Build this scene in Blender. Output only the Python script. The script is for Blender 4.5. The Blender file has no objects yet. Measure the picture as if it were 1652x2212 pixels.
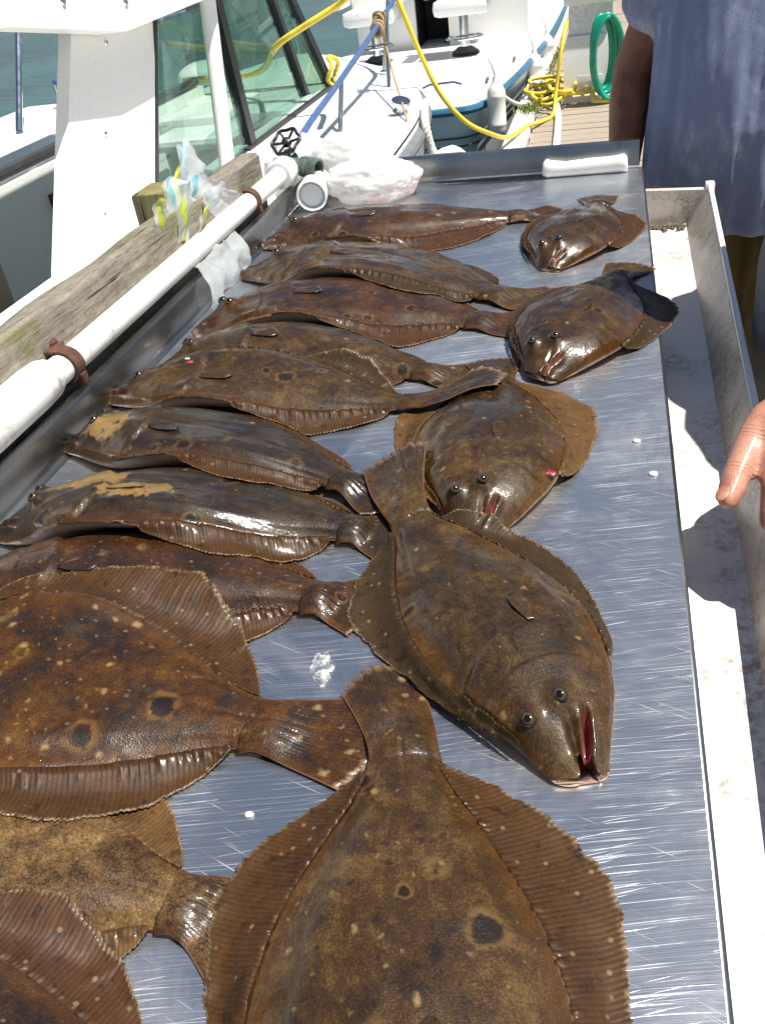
import bpy, bmesh, math, random
import numpy as np
from mathutils import Vector, Matrix, noise as mnoise
R = math.radians
random.seed(7); rng = np.random.default_rng(7)
scn = bpy.context.scene
col = scn.collection

# ------------------------------------------------------------------ camera, sky, sun, exposure
# world frame: table top is z = 0, x across the table, y along it (away from the camera); dock deck z = -0.95
cam = bpy.data.cameras.new('camera'); cam_o = bpy.data.objects.new('camera', cam); col.objects.link(cam_o)
cam.sensor_fit = 'VERTICAL'; cam.sensor_height = 24.0; cam.lens = 24.0*1876.0/2212.0
cam.clip_start = 0.02; cam.clip_end = 2000
xr = Vector((0.97027276, 0.20860845, -0.12269186)); dn = Vector((0.02107889, -0.57787904, -0.81585016)); fw = Vector((-0.24109429, 0.78901098, -0.56509753))
M = Matrix(((xr.x, -dn.x, -fw.x, 0), (xr.y, -dn.y, -fw.y, 0), (xr.z, -dn.z, -fw.z, 0.5), (0, 0, 0, 1)))
cam_o.matrix_world = M
scn.camera = cam_o
SUN = Vector((0.42, -0.06, 1.0)).normalized()
w = bpy.data.worlds.new('World'); scn.world = w; w.use_nodes = True
wn = w.node_tree; wn.nodes.clear()
sky = wn.nodes.new('ShaderNodeTexSky'); sky.sky_type = 'NISHITA'; sky.sun_disc = False
sky.sun_elevation = math.asin(SUN.z); sky.sun_rotation = math.atan2(SUN.x, SUN.y)
bg = wn.nodes.new('ShaderNodeBackground'); bg.inputs[1].default_value = 0.052
wo = wn.nodes.new('ShaderNodeOutputWorld')
wn.links.new(sky.outputs[0], bg.inputs[0]); wn.links.new(bg.outputs[0], wo.inputs[0])
sun = bpy.data.lights.new('sun', 'SUN'); sun.energy = 5.0; sun.angle = R(0.53); sun.color = (1, 0.95, 0.87)
sun_o = bpy.data.objects.new('sun', sun); col.objects.link(sun_o)
sun_o.rotation_euler = SUN.to_track_quat('Z', 'Y').to_euler(); sun_o.location = (4, -1, 8)
vs = scn.view_settings; vs.view_transform = 'Standard'; vs.look = 'None'; vs.gamma = 1; vs.exposure = 0.8

# ------------------------------------------------------------------ node helpers
class NT:
    def __init__(s, name):
        s.m = bpy.data.materials.new(name); s.m.use_nodes = True; s.t = s.m.node_tree; s.t.nodes.clear()
        s.out = s.t.nodes.new('ShaderNodeOutputMaterial')
    def n(s, kind, **kw):
        nd = s.t.nodes.new('ShaderNode'+kind)
        for k, v in kw.items(): setattr(nd, k, v)
        return nd
    def put(s, sock, v):
        if isinstance(v, bpy.types.NodeSocket): s.t.links.new(v, sock)
        elif v is not None:
            if sock.type == 'RGBA' and len(v) == 3: v = (*v, 1)
            sock.default_value = v
    def math(s, op, a, b=None, c=None, clamp=False):
        nd = s.n('Math', operation=op, use_clamp=clamp)
        for i, v in enumerate((a, b, c)): s.put(nd.inputs[i], v)
        return nd.outputs[0]
    def vmath(s, op, a, b=None):
        nd = s.n('VectorMath', operation=op); s.put(nd.inputs[0], a)
        if b is not None: s.put(nd.inputs[1], b)
        return nd.outputs[0]
    def map(s, v, scale=(1, 1, 1), rot=(0, 0, 0), loc=(0, 0, 0)):
        nd = s.n('Mapping'); s.put(nd.inputs[0], v); nd.inputs[1].default_value = loc
        nd.inputs[2].default_value = rot; nd.inputs[3].default_value = scale; return nd.outputs[0]
    def noise(s, v, scale, detail=3, rough=.55, dist=0, col=False):
        nd = s.n('TexNoise'); s.put(nd.inputs['Vector'], v); nd.inputs['Scale'].default_value = scale
        nd.inputs['Detail'].default_value = detail; nd.inputs['Roughness'].default_value = rough; nd.inputs['Distortion'].default_value = dist
        return nd.outputs[1 if col else 0]
    def voro(s, v, scale, feature='F1', rnd=1.0):
        nd = s.n('TexVoronoi', feature=feature); s.put(nd.inputs['Vector'], v); nd.inputs['Scale'].default_value = scale
        nd.inputs['Randomness'].default_value = rnd; return nd
    def ramp(s, f, stops, interp='LINEAR'):
        nd = s.n('ValToRGB'); s.put(nd.inputs[0], f); cr = nd.color_ramp; cr.interpolation = interp
        while len(cr.elements) < len(stops): cr.elements.new(0.5)
        for e, (p, c) in zip(cr.elements, stops):
            e.position = p; e.color = (c, c, c, 1) if isinstance(c, (int, float)) else (*c, 1)
        return nd.outputs[0]
    def mix(s, f, a, b, mode='MIX'):
        nd = s.n('Mix', data_type='RGBA', blend_type=mode); s.put(nd.inputs[0], f); s.put(nd.inputs[6], a); s.put(nd.inputs[7], b)
        return nd.outputs[2]
    def smooth(s, x, lo, hi):
        nd = s.n('MapRange', interpolation_type='SMOOTHSTEP'); s.put(nd.inputs[0], x)
        nd.inputs[1].default_value = lo; nd.inputs[2].default_value = hi; return nd.outputs[0]
    def attr(s, name):
        nd = s.n('Attribute'); nd.attribute_name = name; return nd
    def obj(s): return s.n('TexCoord').outputs['Object']
    def geo(s): return s.n('NewGeometry').outputs['Position']
    def sep(s, v):
        nd = s.n('SeparateXYZ'); s.put(nd.inputs[0], v); return nd.outputs
    def bump(s, h, strength=.3, dist=.002, nrm=None):
        nd = s.n('Bump'); s.put(nd.inputs['Height'], h); nd.inputs['Strength'].default_value = strength; nd.inputs['Distance'].default_value = dist
        if nrm is not None: s.put(nd.inputs['Normal'], nrm)
        return nd.outputs[0]
    def bsdf(s, col=(.5, .5, .5), rough=.5, metal=0, spec=.5, nrm=None, coat=0, coat_r=.05, coat_n=None, trans=0, sss=0, alpha=None, ior=None):
        b = s.n('BsdfPrincipled'); I = b.inputs
        s.put(I['Base Color'], col); s.put(I['Roughness'], rough); s.put(I['Metallic'], metal); s.put(I['Specular IOR Level'], spec)
        if nrm is not None: s.put(I['Normal'], nrm)
        s.put(I['Coat Weight'], coat); s.put(I['Coat Roughness'], coat_r)
        if coat_n is not None: s.put(I['Coat Normal'], coat_n)
        s.put(I['Transmission Weight'], trans)
        if sss: I['Subsurface Weight'].default_value = sss; I['Subsurface Radius'].default_value = (.01, .004, .002); I['Subsurface Scale'].default_value = 1
        if alpha is not None: s.put(I['Alpha'], alpha)
        if ior: I['IOR'].default_value = ior
        s.b = b; return b.outputs[0]
    def done(s, sh): s.t.links.new(sh, s.out.inputs[0]); return s.m
    def mixsh(s, f, a, b):
        nd = s.n('MixShader'); s.put(nd.inputs[0], f); s.t.links.new(a, nd.inputs[1]); s.t.links.new(b, nd.inputs[2]); return nd.outputs[0]

def simple(name, colr, rough=.5, metal=0, var=.15, scale=30, bump=.1, bscale=None, spec=.5, coat=0, sss=0, blotch=None, blotch_amt=.5, dscale=8):
    m = NT(name); p = m.obj()
    n = m.noise(p, scale, 4)
    lo = tuple(c*(1-var) for c in colr); hi = tuple(min(1, c*(1+var)) for c in colr)
    c = m.ramp(n, [(.3, lo), (.7, hi)])
    if blotch:
        d = m.noise(p, dscale, 6, .65)
        c = m.mix(m.smooth(d, .62-blotch_amt*.25, .75), c, blotch)
    return m.done(m.bsdf(c, m.ramp(n, [(.2, max(0, rough-.08)), (.8, min(1, rough+.08))]), metal, spec, m.bump(m.noise(p, bscale or scale*4, 4), bump, .002), coat, sss=sss))

# ------------------------------------------------------------------ mesh helpers
def mobj(name, V, F, mat, parent=None, smooth=True, attrs=None):
    me = bpy.data.meshes.new(name); me.from_pydata([tuple(v) for v in V], [], [tuple(f) for f in F]); me.update()
    if mat is not None: me.materials.append(mat)
    if smooth: me.shade_smooth()
    for k, a in (attrs or {}).items():
        a = np.asarray(a, dtype=np.float32)
        if a.shape[1] == 3:
            at = me.attributes.new(k, 'FLOAT_VECTOR', 'POINT'); at.data.foreach_set('vector', a.ravel())
        else:
            at = me.attributes.new(k, 'FLOAT_COLOR', 'POINT'); at.data.foreach_set('color', a.ravel())
    o = bpy.data.objects.new(name, me); col.objects.link(o)
    if parent is not None: o.parent = parent
    return o
def tag(o, label=None, cat=None, group=None, kind=None):
    for k, v in (('label', label), ('category', cat), ('group', group), ('kind', kind)):
        if v: o[k] = v
    return o
def empty(name, loc=(0, 0, 0), rz=0):
    o = bpy.data.objects.new(name, None); col.objects.link(o); o.location = loc; o.rotation_euler = (0, 0, rz); o.empty_display_size = .05; return o

class MB:
    def __init__(s): s.V = []; s.F = []
    def add(s, V, F):
        b = len(s.V); s.V += [tuple(v) for v in V]; s.F += [tuple(i+b for i in f) for f in F]; return s
    def box(s, lo, hi, bev=0, mat=None):
        bm = bmesh.new(); bmesh.ops.create_cube(bm, size=1)
        c = [(a+b)/2 for a, b in zip(lo, hi)]; d = [abs(b-a) for a, b in zip(lo, hi)]
        for v in bm.verts: v.co = Vector((v.co.x*d[0]+c[0], v.co.y*d[1]+c[1], v.co.z*d[2]+c[2]))
        if bev: bmesh.ops.bevel(bm, geom=bm.edges[:], offset=bev, segments=2, affect='EDGES', profile=.6)
        if mat is not None: bmesh.ops.transform(bm, matrix=mat, verts=bm.verts[:])
        bm.verts.index_update(); s.add([v.co[:] for v in bm.verts], [[v.index for v in f.verts] for f in bm.faces]); bm.free(); return s
    def tube(s, path, rad, n=12, cap=True, flat=1.0, up=None):
        P = [Vector(p) for p in path]
        if not hasattr(rad, '__len__'): rad = [rad]*len(P)
        rings = []; ref = Vector(up) if up else Vector((0, 0, 1)); prev = None
        for i, p in enumerate(P):
            t = (P[min(i+1, len(P)-1)]-P[max(i-1, 0)])
            t = t.normalized() if t.length > 1e-9 else Vector((0, 0, 1))
            if prev is None:
                a = t.cross(ref)
                if a.length < 1e-3: a = t.cross(Vector((1, 0, 0)))
                a.normalize()
            else:
                a = prev-t*prev.dot(t); a.normalize()
            prev = a; b = t.cross(a)
            rings.append([p+(a*math.cos(2*math.pi*k/n)+b*math.sin(2*math.pi*k/n)*flat)*rad[i] for k in range(n)])
        return s.loft(rings, cap)
    def loft(s, rings, cap=True, closed=True):
        n = len(rings[0]); V = [v for r in rings for v in r]; F = []
        for i in range(len(rings)-1):
            for k in range(n if closed else n-1):
                k2 = (k+1) % n; F.append((i*n+k, i*n+k2, (i+1)*n+k2, (i+1)*n+k))
        if cap and closed: F.append(tuple(range(n-1, -1, -1))); F.append(tuple((len(rings)-1)*n+k for k in range(n)))
        return s.add(V, F)
    def lathe(s, prof, base, axis, n=20):   # prof: (radius, along)
        ax = Vector(axis).normalized(); a = ax.cross(Vector((0, 0, 1)))
        if a.length < 1e-3: a = Vector((1, 0, 0))
        a.normalize(); b = ax.cross(a); base = Vector(base)
        return s.loft([[base+ax*h+(a*math.cos(2*math.pi*k/n)+b*math.sin(2*math.pi*k/n))*max(r, 1e-5) for k in range(n)] for r, h in prof])
    def sphere(s, c, r, n=12, m=8, sc=(1, 1, 1), mat=None):
        rings = []
        for i in range(m+1):
            th = math.pi*i/m; rr = max(math.sin(th), 1e-4)
            rings.append([Vector((c[0]+r*sc[0]*rr*math.cos(2*math.pi*k/n), c[1]+r*sc[1]*rr*math.sin(2*math.pi*k/n), c[2]+r*sc[2]*math.cos(th))) for k in range(n)])
        return s.loft(rings)
    def build(s, name, mat, parent=None, smooth=True): return mobj(name, s.V, s.F, mat, parent, smooth)
def auto(o, ang=35):
    me = o.data; me.shade_smooth()
    me.set_sharp_from_angle(angle=R(ang)); return o
def spline(P, n):
    P = [np.array(p, float) for p in P]; m = len(P)-1; out = []
    for t in np.linspace(0, m, n):
        i = min(int(t), m-1); f = t-i
        p0 = P[i-1] if i > 0 else 2*P[0]-P[1]; p1 = P[i]; p2 = P[i+1]; p3 = P[i+2] if i+2 <= m else 2*P[-1]-P[-2]
        out.append(.5*((2*p1)+(-p0+p2)*f+(2*p0-5*p1+4*p2-p3)*f*f+(-p0+3*p1-3*p2+p3)*f**3))
    return np.array(out)
def crumple(o, amp, scale, seed=0, along=None):
    me = o.data
    for v in me.vertices:
        p = v.co*scale+Vector((seed, seed*1.7, -seed)); d = mnoise.noise_vector(p)*.7+mnoise.noise_vector(p*2.3)*.35
        v.co += d*amp
    me.update(); return o

# ------------------------------------------------------------------ materials
def m_steel():
    m = NT('scratched_steel'); p = m.obj()
    wrp = m.vmath('SCALE', m.vmath('SUBTRACT', m.noise(p, 3, 2, .5, 0, True), (.5, .5, .5))); wrp.node.inputs[3].default_value = .03
    q = m.vmath('ADD', p, wrp)
    fine = m.noise(m.map(m.map(q, (1, 1, 1), (0, 0, R(-12))), (10, 1100, 30)), 1, 3, .65)
    w1 = m.noise(m.map(m.map(q, (1, 1, 1), (0, 0, R(-12))), (7, 1000, 10)), 1, 2, .5)
    w2 = m.noise(m.map(m.map(q, (1, 1, 1), (0, 0, R(-19))), (14, 1100, 10), (0, 0, 0), (3, 1, 0)), 1, 2, .5)
    w3 = m.noise(m.map(m.map(q, (1, 1, 1), (0, 0, R(22))), (20, 700, 10), (0, 0, 0), (7, 2, 0)), 1, 1, .5)
    w4 = m.noise(m.map(m.map(q, (1, 1, 1), (0, 0, R(-14))), (8, 750, 10), (0, 0, 0), (1, 5, 0)), 1, 1, .5)
    patch = m.noise(p, 6, 5, .65); patch2 = m.noise(p, 23, 3, .6)
    s1 = m.math('MULTIPLY', m.smooth(w1, .56, .84), m.math('MULTIPLY', m.smooth(patch, .25, .55), m.smooth(patch2, .2, .6)))
    s2 = m.math('MULTIPLY', m.smooth(w2, .63, .80), m.smooth(patch2, .35, .6))
    s3 = m.math('MULTIPLY', m.smooth(w3, .68, .78), .5)
    s4 = m.math('MULTIPLY', m.smooth(w4, .68, .78), m.smooth(patch2, .45, .6))
    scr = m.math('MAXIMUM', m.math('MAXIMUM', s1, s2), m.math('MAXIMUM', s3, s4))
    film = m.smooth(m.noise(p, 5.5, 6, .7, .8), .46, .66)
    h = m.math('ADD', m.math('MULTIPLY', fine, .45), m.math('MULTIPLY', scr, 1.0))
    nr = m.bump(h, .24, .0008)
    nr = m.bump(m.noise(p, 7, 3), .10, .01, nr)
    c = m.mix(film, (.47, .497, .545), (.53, .55, .58))
    c = m.mix(m.math('MULTIPLY', m.smooth(fine, .4, .7), .35), c, (.60, .60, .60))
    c = m.mix(m.math('MULTIPLY', scr, .5), c, (.80, .80, .81))  # real scratches, whitened so the colour carries their sparkle
    ro = m.math('ADD', m.math('MULTIPLY', film, .05), m.math('ADD', m.math('MULTIPLY', scr, .2), m.math('MULTIPLY', fine, .22)))
    sh = m.bsdf(c, m.math('ADD', ro, .20), m.math('SUBTRACT', .95, m.math('ADD', m.math('MULTIPLY', scr, .5), m.math('MULTIPLY', film, .04))), .5, nr)
    m.b.inputs['Anisotropic'].default_value = .4
    return m.done(sh)
MAT = {}
MAT['steel'] = m_steel()
MAT['steel_lip'] = simple('steel_dark_reflection', (.30, .30, .30), .30, 1, .2, 9, .05, 40, blotch=(.16, .14, .11), blotch_amt=.3, dscale=12)  # lips darkened grey-brown in colour, standing in for reflected fish and timber
def m_white(name, c=(.8, .8, .78), rough=.35, grime=(.30, .22, .14), amt=.3, sc=9, coat=.2):
    m = NT(name); p = m.geo(); n = m.noise(p, sc, 6, .65); n2 = m.noise(p, sc*9, 5, .7)
    g = m.math('MULTIPLY', m.smooth(n, .62-amt*.25, .82-amt*.2), m.smooth(n2, .35, .65))
    cc = m.mix(m.math('MULTIPLY', g, .8), m.ramp(n2, [(.3, tuple(x*.93 for x in c)), (.7, c)]), grime)
    return m.done(m.bsdf(cc, m.math('ADD', m.math('MULTIPLY', n2, .2), rough-.1), 0, .5, m.bump(n2, .08, .002), coat, .2))
MAT['gel'] = m_white('white_gelcoat', (.82, .82, .80), .3, amt=.05)
MAT['gel_dirty'] = m_white('stained_white_plastic', (.80, .80, .78), .35, (.16, .105, .06), amt=.75, sc=11)
MAT['wall_dirty'] = m_white('scum_stained_plastic', (.70, .64, .56), .45, (.20, .13, .07), amt=.95, sc=22)
MAT['pvc'] = m_white('white_pvc', (.80, .80, .76), .3, (.25, .20, .12), amt=.25, sc=16)
def m_wood(name, dark, light, moss=None, grain=(60, 3, 60), moss_amt=.5, rough=.85, bumpd=.004):
    m = NT(name); p = m.obj()
    g = m.noise(m.map(p, grain), 1, 6, .65, .35); g2 = m.noise(m.map(p, tuple(x*4 for x in grain)), 1, 3, .6)
    crack = m.smooth(m.noise(m.map(p, (grain[0]*1.3, grain[1]*.6, grain[2]*1.3), loc=(4, 1, 2)), 1, 2, .5), .66, .72)
    iso = m.math('ADD', m.math('MULTIPLY', m.noise(p, 70, 6, .7), .6), m.math('MULTIPLY', m.noise(p, 420, 4, .7), .4))
    f = m.math('ADD', m.math('ADD', m.math('MULTIPLY', g, .45), m.math('MULTIPLY', g2, .2)), m.math('MULTIPLY', iso, .35))
    c = m.ramp(f, [(.36, dark), (.5, tuple((a+b)/2 for a, b in zip(dark, light))), (.63, light)])
    if moss:
        mm = m.smooth(m.noise(p, 11, 6, .7), .64-moss_amt*.25, .72)
        c = m.mix(m.math('MULTIPLY', mm, .75), c, m.mix(g2, tuple(x*.5 for x in moss), moss))
    c = m.mix(m.math('MULTIPLY', crack, .8), c, tuple(x*.25 for x in dark))
    h = m.math('SUBTRACT', f, m.math('MULTIPLY', crack, .6))
    return m.done(m.bsdf(c, rough, 0, .25, m.bump(h, 1.0, bumpd)))
MAT['timber'] = m_wood('weathered_timber', (.075, .06, .045), (.30, .275, .225), (.15, .16, .03), (90, 9, 90), .60)
MAT['mossy'] = m_wood('mossy_timber', (.10, .085, .05), (.26, .23, .12), (.22, .22, .03), (45, 45, 5), .95)
MAT['deck'] = m_wood('dock_plank_wood', (.19, .155, .12), (.42, .36, .285), None, (4, 60, 60), .3, .8, .003)
MAT['rust'] = simple('rusty_iron', (.10, .045, .03), .8, .2, .5, 90, .6)
MAT['bronze'] = simple('verdigris_bronze', (.12, .155, .135), .55, .4, .45, 70, .4)
MAT['black'] = simple('black_metal', (.018, .018, .02), .4, .2, .3, 40, .1)
MAT['rubber'] = simple('black_rubber', (.025, .026, .028), .6, 0, .3, 20, .1)
MAT['grey_rubber'] = simple('grey_rubber', (.14, .15, .16), .6, 0, .2, 20, .1)
MAT['chrome'] = simple('stainless_tube', (.62, .63, .65), .14, 1, .06, 20, .02)
MAT['blue_tube'] = simple('blue_vinyl_tube', (.06, .105, .24), .35, 0, .2, 20, .05)
MAT['blue_rub'] = simple('blue_rub_rail', (.03, .12, .20), .4, 0, .2, 10, .05)
MAT['yellow'] = simple('yellow_cable', (.72, .55, .05), .4, 0, .1, 30, .05)
MAT['green'] = simple('green_hose', (.006, .27, .17), .3, 0, .12, 20, .05)
MAT['rope'] = simple('white_rope', (.62, .60, .54), .9, 0, .2, 200, .6)
MAT['brown_rope'] = simple('tan_rope', (.36, .25, .13), .9, 0, .3, 200, .6)
MAT['fender'] = m_white('fender_vinyl', (.72, .71, .66), .45, (.30, .28, .22), .35, 6)
MAT['tan'] = simple('tan_vinyl', (.42, .33, .22), .5, 0, .15, 14, .1)
MAT['brown_wood'] = m_wood('varnished_teak', (.06, .022, .012), (.13, .05, .025), None, (30, 30, 3), .3, .4, .001)
MAT['dark_in'] = simple('painted_interior_shade', (.012, .012, .014), .7, 0, .3, 10, .1)
MAT['skin'] = None
MAT['moss'] = simple('green_algae', (.14, .17, .02), .9, 0, .4, 60, .5)

def m_water():
    m = NT('harbour_water'); p = m.geo()
    a = m.noise(m.map(p, (1.0, 2.2, 1), (0, 0, R(20))), 2.2, 5, .6, .4); b = m.noise(p, .35, 3, .5)
    h = m.math('ADD', a, m.math('MULTIPLY', b, 1.2))
    return m.done(m.bsdf(m.ramp(b, [(.3, (.016, .065, .088)), (.7, (.04, .125, .15))]), .06, 0, .5, m.bump(h, .9, .16), ior=1.33))
MAT['water'] = m_water()
def m_glass():
    m = NT('green_tinted_glass')
    t = m.n('BsdfTransparent'); t.inputs[0].default_value = (.68, .79, .74, 1)
    g = m.n('BsdfGlossy'); g.inputs[0].default_value = (.85, 1, .95, 1); g.inputs['Roughness'].default_value = .03
    d = m.n('BsdfDiffuse'); d.inputs[0].default_value = (.25, .36, .32, 1)
    fr = m.n('LayerWeight'); fr.inputs[0].default_value = .5
    frf = m.math('ADD', .03, m.math('MULTIPLY', m.math('POWER', fr.outputs['Facing'], 4.5), .45))
    dust = m.math('MULTIPLY', m.smooth(m.noise(m.geo(), 3, 6, .7, 1.0), .45, .8), .22)
    s = m.mixsh(dust, t.outputs[0], d.outputs[0])
    return m.done(m.mixsh(frf, s, g.outputs[0]))
MAT['glass'] = m_glass()
def m_plastic(name, tint=(.9, .93, .95), stripe=None, pink=False, opac=.4):
    m = NT(name); p = m.obj(); n = m.noise(p, 55, 4, .6)
    at = m.attr('fuv'); u = m.sep(at.outputs['Vector'])
    c = tint
    if stripe:
        a = m.math('MULTIPLY', m.smooth(u[0], .06, .07), m.math('SUBTRACT', 1, m.smooth(u[0], .20, .21)))
        c = m.mix(a, c, stripe); b2 = m.math('MULTIPLY', m.smooth(u[0], .55, .56), m.math('SUBTRACT', 1, m.smooth(u[0], .62, .63)))
        c = m.mix(b2, c, (.35, .72, .78)); op = m.math('ADD', opac, m.math('MULTIPLY', m.math('MAXIMUM', a, b2), .4))
    else: op = m.math('ADD', opac, m.math('MULTIPLY', n, .2))
    if pink: c = m.mix(m.math('MULTIPLY', m.math('MULTIPLY', m.smooth(m.noise(p, 18, 3), .45, .66), .7), m.math('SUBTRACT', 1, m.smooth(m.sep(p)[2], .02, .05))), c, (.78, .48, .40))
    tr = m.n('BsdfTransparent'); tl = m.n('BsdfTranslucent'); m.put(tl.inputs[0], c)
    b = m.bsdf(c, .18, 0, .6, m.bump(n, .5, .004), .5, .1)
    return m.done(m.mixsh(op, tr.outputs[0], m.mixsh(.35, b, tl.outputs[0])))
MAT['bag'] = m_plastic('clear_printed_plastic', stripe=(.70, .78, .08), opac=.62)
MAT['bag_plain'] = m_plastic('clear_plastic_film', (.86, .92, .93), opac=.42)
MAT['bag2'] = m_plastic('plastic_bag_of_fillets', (.90, .90, .88), pink=True, opac=.72)
def m_skin(name, c, wet=.3, knuckle=None):
    m = NT(name); p = m.geo(); n = m.noise(p, 55, 6, .7); f = m.voro(p, 800, 'F1'); n2 = m.noise(p, 22, 4, .6); n3 = m.noise(p, 300, 4, .6)
    cc = m.ramp(m.math('ADD', m.math('MULTIPLY', n, .4), m.math('MULTIPLY', n2, .6)), [(.36, tuple(x*y for x, y in zip(c, (.62, .55, .52)))), (.5, c), (.64, tuple(min(1, x*y) for x, y in zip(c, (1.15, 1.25, 1.3))))])
    cc = m.mix(m.math('MULTIPLY', m.smooth(n3, .5, .75), .35), cc, tuple(x*.6 for x in c))
    h = m.math('ADD', m.math('MULTIPLY', f.outputs[0], .5), m.math('ADD', n, m.math('MULTIPLY', n3, .5)))
    nr = m.bump(h, .4, .0018)
    for (q, ax_, w_) in (knuckle or []):
        d = m.vmath('SUBTRACT', p, q); nd = m.n('VectorMath', operation='DOT_PRODUCT'); m.put(nd.inputs[0], d); nd.inputs[1].default_value = ax_
        t = m.math('ADD', nd.outputs['Value'], m.math('MULTIPLY', m.math('SUBTRACT', n, .5), .004)); g = m.math('POWER', 2.718, m.math('MULTIPLY', m.math('MULTIPLY', t, t), -1/(w_*w_)))
        ln = m.n('VectorMath', operation='LENGTH'); m.put(ln.inputs[0], d); near = m.math('SUBTRACT', 1, m.smooth(ln.outputs['Value'], .014, .022))
        cr = m.math('MULTIPLY', m.math('MULTIPLY', g, near), m.smooth(m.math('SINE', m.math('MULTIPLY', t, 1700)), .2, .9))
        nr = m.bump(m.math('SUBTRACT', 1, cr), .5, .0015, nr); cc = m.mix(m.math('MULTIPLY', cr, .28), cc, tuple(x*.35 for x in c))
    return m.done(m.bsdf(cc, m.ramp(n, [(.3, .50-wet*.3), (.7, .62-wet*.1)]), 0, .4, nr, wet*.6, .18, sss=.05))
MAT['skin_dark'] = m_skin('tanned_skin', (.24, .10, .055), .05)
MAT['skin_wet'] = m_skin('wet_ruddy_skin', (.44, .20, .13), .45, [((.1225, .716, .040), (-.31, -.87, -.38), .0045), ((.137, .748, .056), (-.35, -.80, -.48), .006)])
def m_cloth(name, a, b, wear, sc=14):
    m = NT(name); p = m.geo(); n = m.noise(p, sc, 6, .65, .5); wv = m.noise(m.map(p, (300, 300, 900)), 1, 2)
    c = m.mix(n, a, b); c = m.mix(m.math('MULTIPLY', m.smooth(m.noise(m.map(p, (1, 1, .45)), sc*.7, 6, .7), .50, .72), .7), c, wear)
    return m.done(m.bsdf(c, .95, 0, .15, m.bump(m.math('ADD', m.math('MULTIPLY', wv, .4), n), .5, .003)))
MAT['shirt'] = m_cloth('faded_blue_cotton', (.16, .19, .31), (.25, .285, .42), (.50, .53, .62))
MAT['shorts'] = m_cloth('khaki_canvas', (.10, .07, .03), (.17, .125, .06), (.26, .21, .12))
MAT['shirt2'] = m_cloth('grey_cotton', (.2, .2, .2), (.26, .26, .26), (.3, .3, .3))
MAT['hair'] = simple('dark_hair', (.03, .02, .012), .6, 0, .4, 80, .6)
# ------------------------------------------------------------------ setting: water and dock
water = tag(mobj('water', [(-300, -300, -1.4), (300, -300, -1.4), (300, 500, -1.4), (-300, 500, -1.4)], [(0, 1, 2, 3)], MAT['water']), kind='structure')
dock = empty('dock', (0, 0, -.95)); tag(dock, kind='structure')
DX0, DX1 = -.63, 2.4
PW = .165
mb = MB().box((DX0+.10, -PW/2+.006, -.04), (DX1, PW/2-.006, 0), .005)
pm = None
for i in range(100):
    y = -1.2+i*PW
    if pm is None: o = mb.build('plank', MAT['deck'], dock); auto(o, 30); pm = o.data
    else: o = bpy.data.objects.new('plank', pm); col.objects.link(o); o.parent = dock
    o.location = (random.uniform(-.012, .004), y, random.uniform(-.004, .003)); o.rotation_euler = (random.uniform(-.004, .004), 0, random.uniform(-.003, .003))
e = MB().box((DX0-.06, -1.3, -.14), (DX0+.09, 15.4, .05), .015); auto(e.build('edge_rail', MAT['gel_dirty'], dock))
e = MB()
for yy in np.arange(-1, 15.5, 1.6): e.box((DX0+.05, yy, -.2), (DX1-.05, yy+.1, -.045))
e.build('joist', MAT['timber'], dock, False)
fl = MB()
for yy in np.arange(-.6, 15, 2.4): fl.box((DX0+.1, yy, -.6), (DX1-.1, yy+1.3, -.2), .03)
auto(fl.build('float', MAT['grey_rubber'], dock))

# ------------------------------------------------------------------ fillet table
tb = empty('fillet_table', (0, 0, 0)); tag(tb, 'long scratched stainless steel fillet table with raised lips', 'table')
TX0, TX1, TY0, TY1 = -.638, .0715, -.35, 1.95
top = MB().box((TX0, TY0, -.004), (TX1, TY1, 0), 0); o = top.build('top', MAT['steel'], tb, False)
# rolled right edge and corner
e = MB().tube([(TX1-.0005, TY0, -.0045), (TX1-.0005, TY1, -.0045)], .0045, 10); e.build('rolled_edge', MAT['steel_lip'], tb)
e = MB().box((TX1-.004, TY0, -.035), (TX1-.0015, TY1, -.008)); e.build('edge_apron', MAT['rust'], tb, False)
def lip(p0, p1, nrm, h, name):
    p0, p1, n = Vector(p0), Vector(p1), Vector(nrm); z = Vector((0, 0, 1))
    prof = [n*.010+z*.0006, n*.004+z*.0015, n*.001+z*.005, z*.012, z*(h-.003), -n*.002+z*h, -n*.014+z*(h+.001), -n*.016+z*(h-.002), -n*.016+z*(h-.012), -n*.0145+z*(h-.012), -n*.0145+z*(h-.003), -n*.003+z*(h-.004), -n*.0018+z*(h-.006), -n*.0018+z*.010, -n*.001-z*.003, n*.010-z*.003]
    b = MB(); b.loft([[p0+q for q in prof], [p1+q for q in prof]]); return auto(b.build(name, MAT['steel_lip'], tb), 50)
lip((TX0, TY1, 0), (TX1-.006, TY1, 0), (0, -1, 0), .052, 'back_lip')
lip((TX0, TY0, 0), (TX0, TY1-.002, 0), (1, 0, 0), .046, 'left_lip')
for x in (TX0+.05, TX1-.05):
    for y in (TY0+.1, .8, TY1-.08):
        auto(MB().box((x-.04, y-.04, -.95), (x+.04, y+.04, -.008), .004).build('leg', MAT['timber'], tb))
for x in (TX0+.055, TX1-.055): auto(MB().box((x-.015, TY0+.145, -.12), (x+.015, TY1-.125, -.02), .003).build('apron', MAT['timber'], tb))

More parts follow.
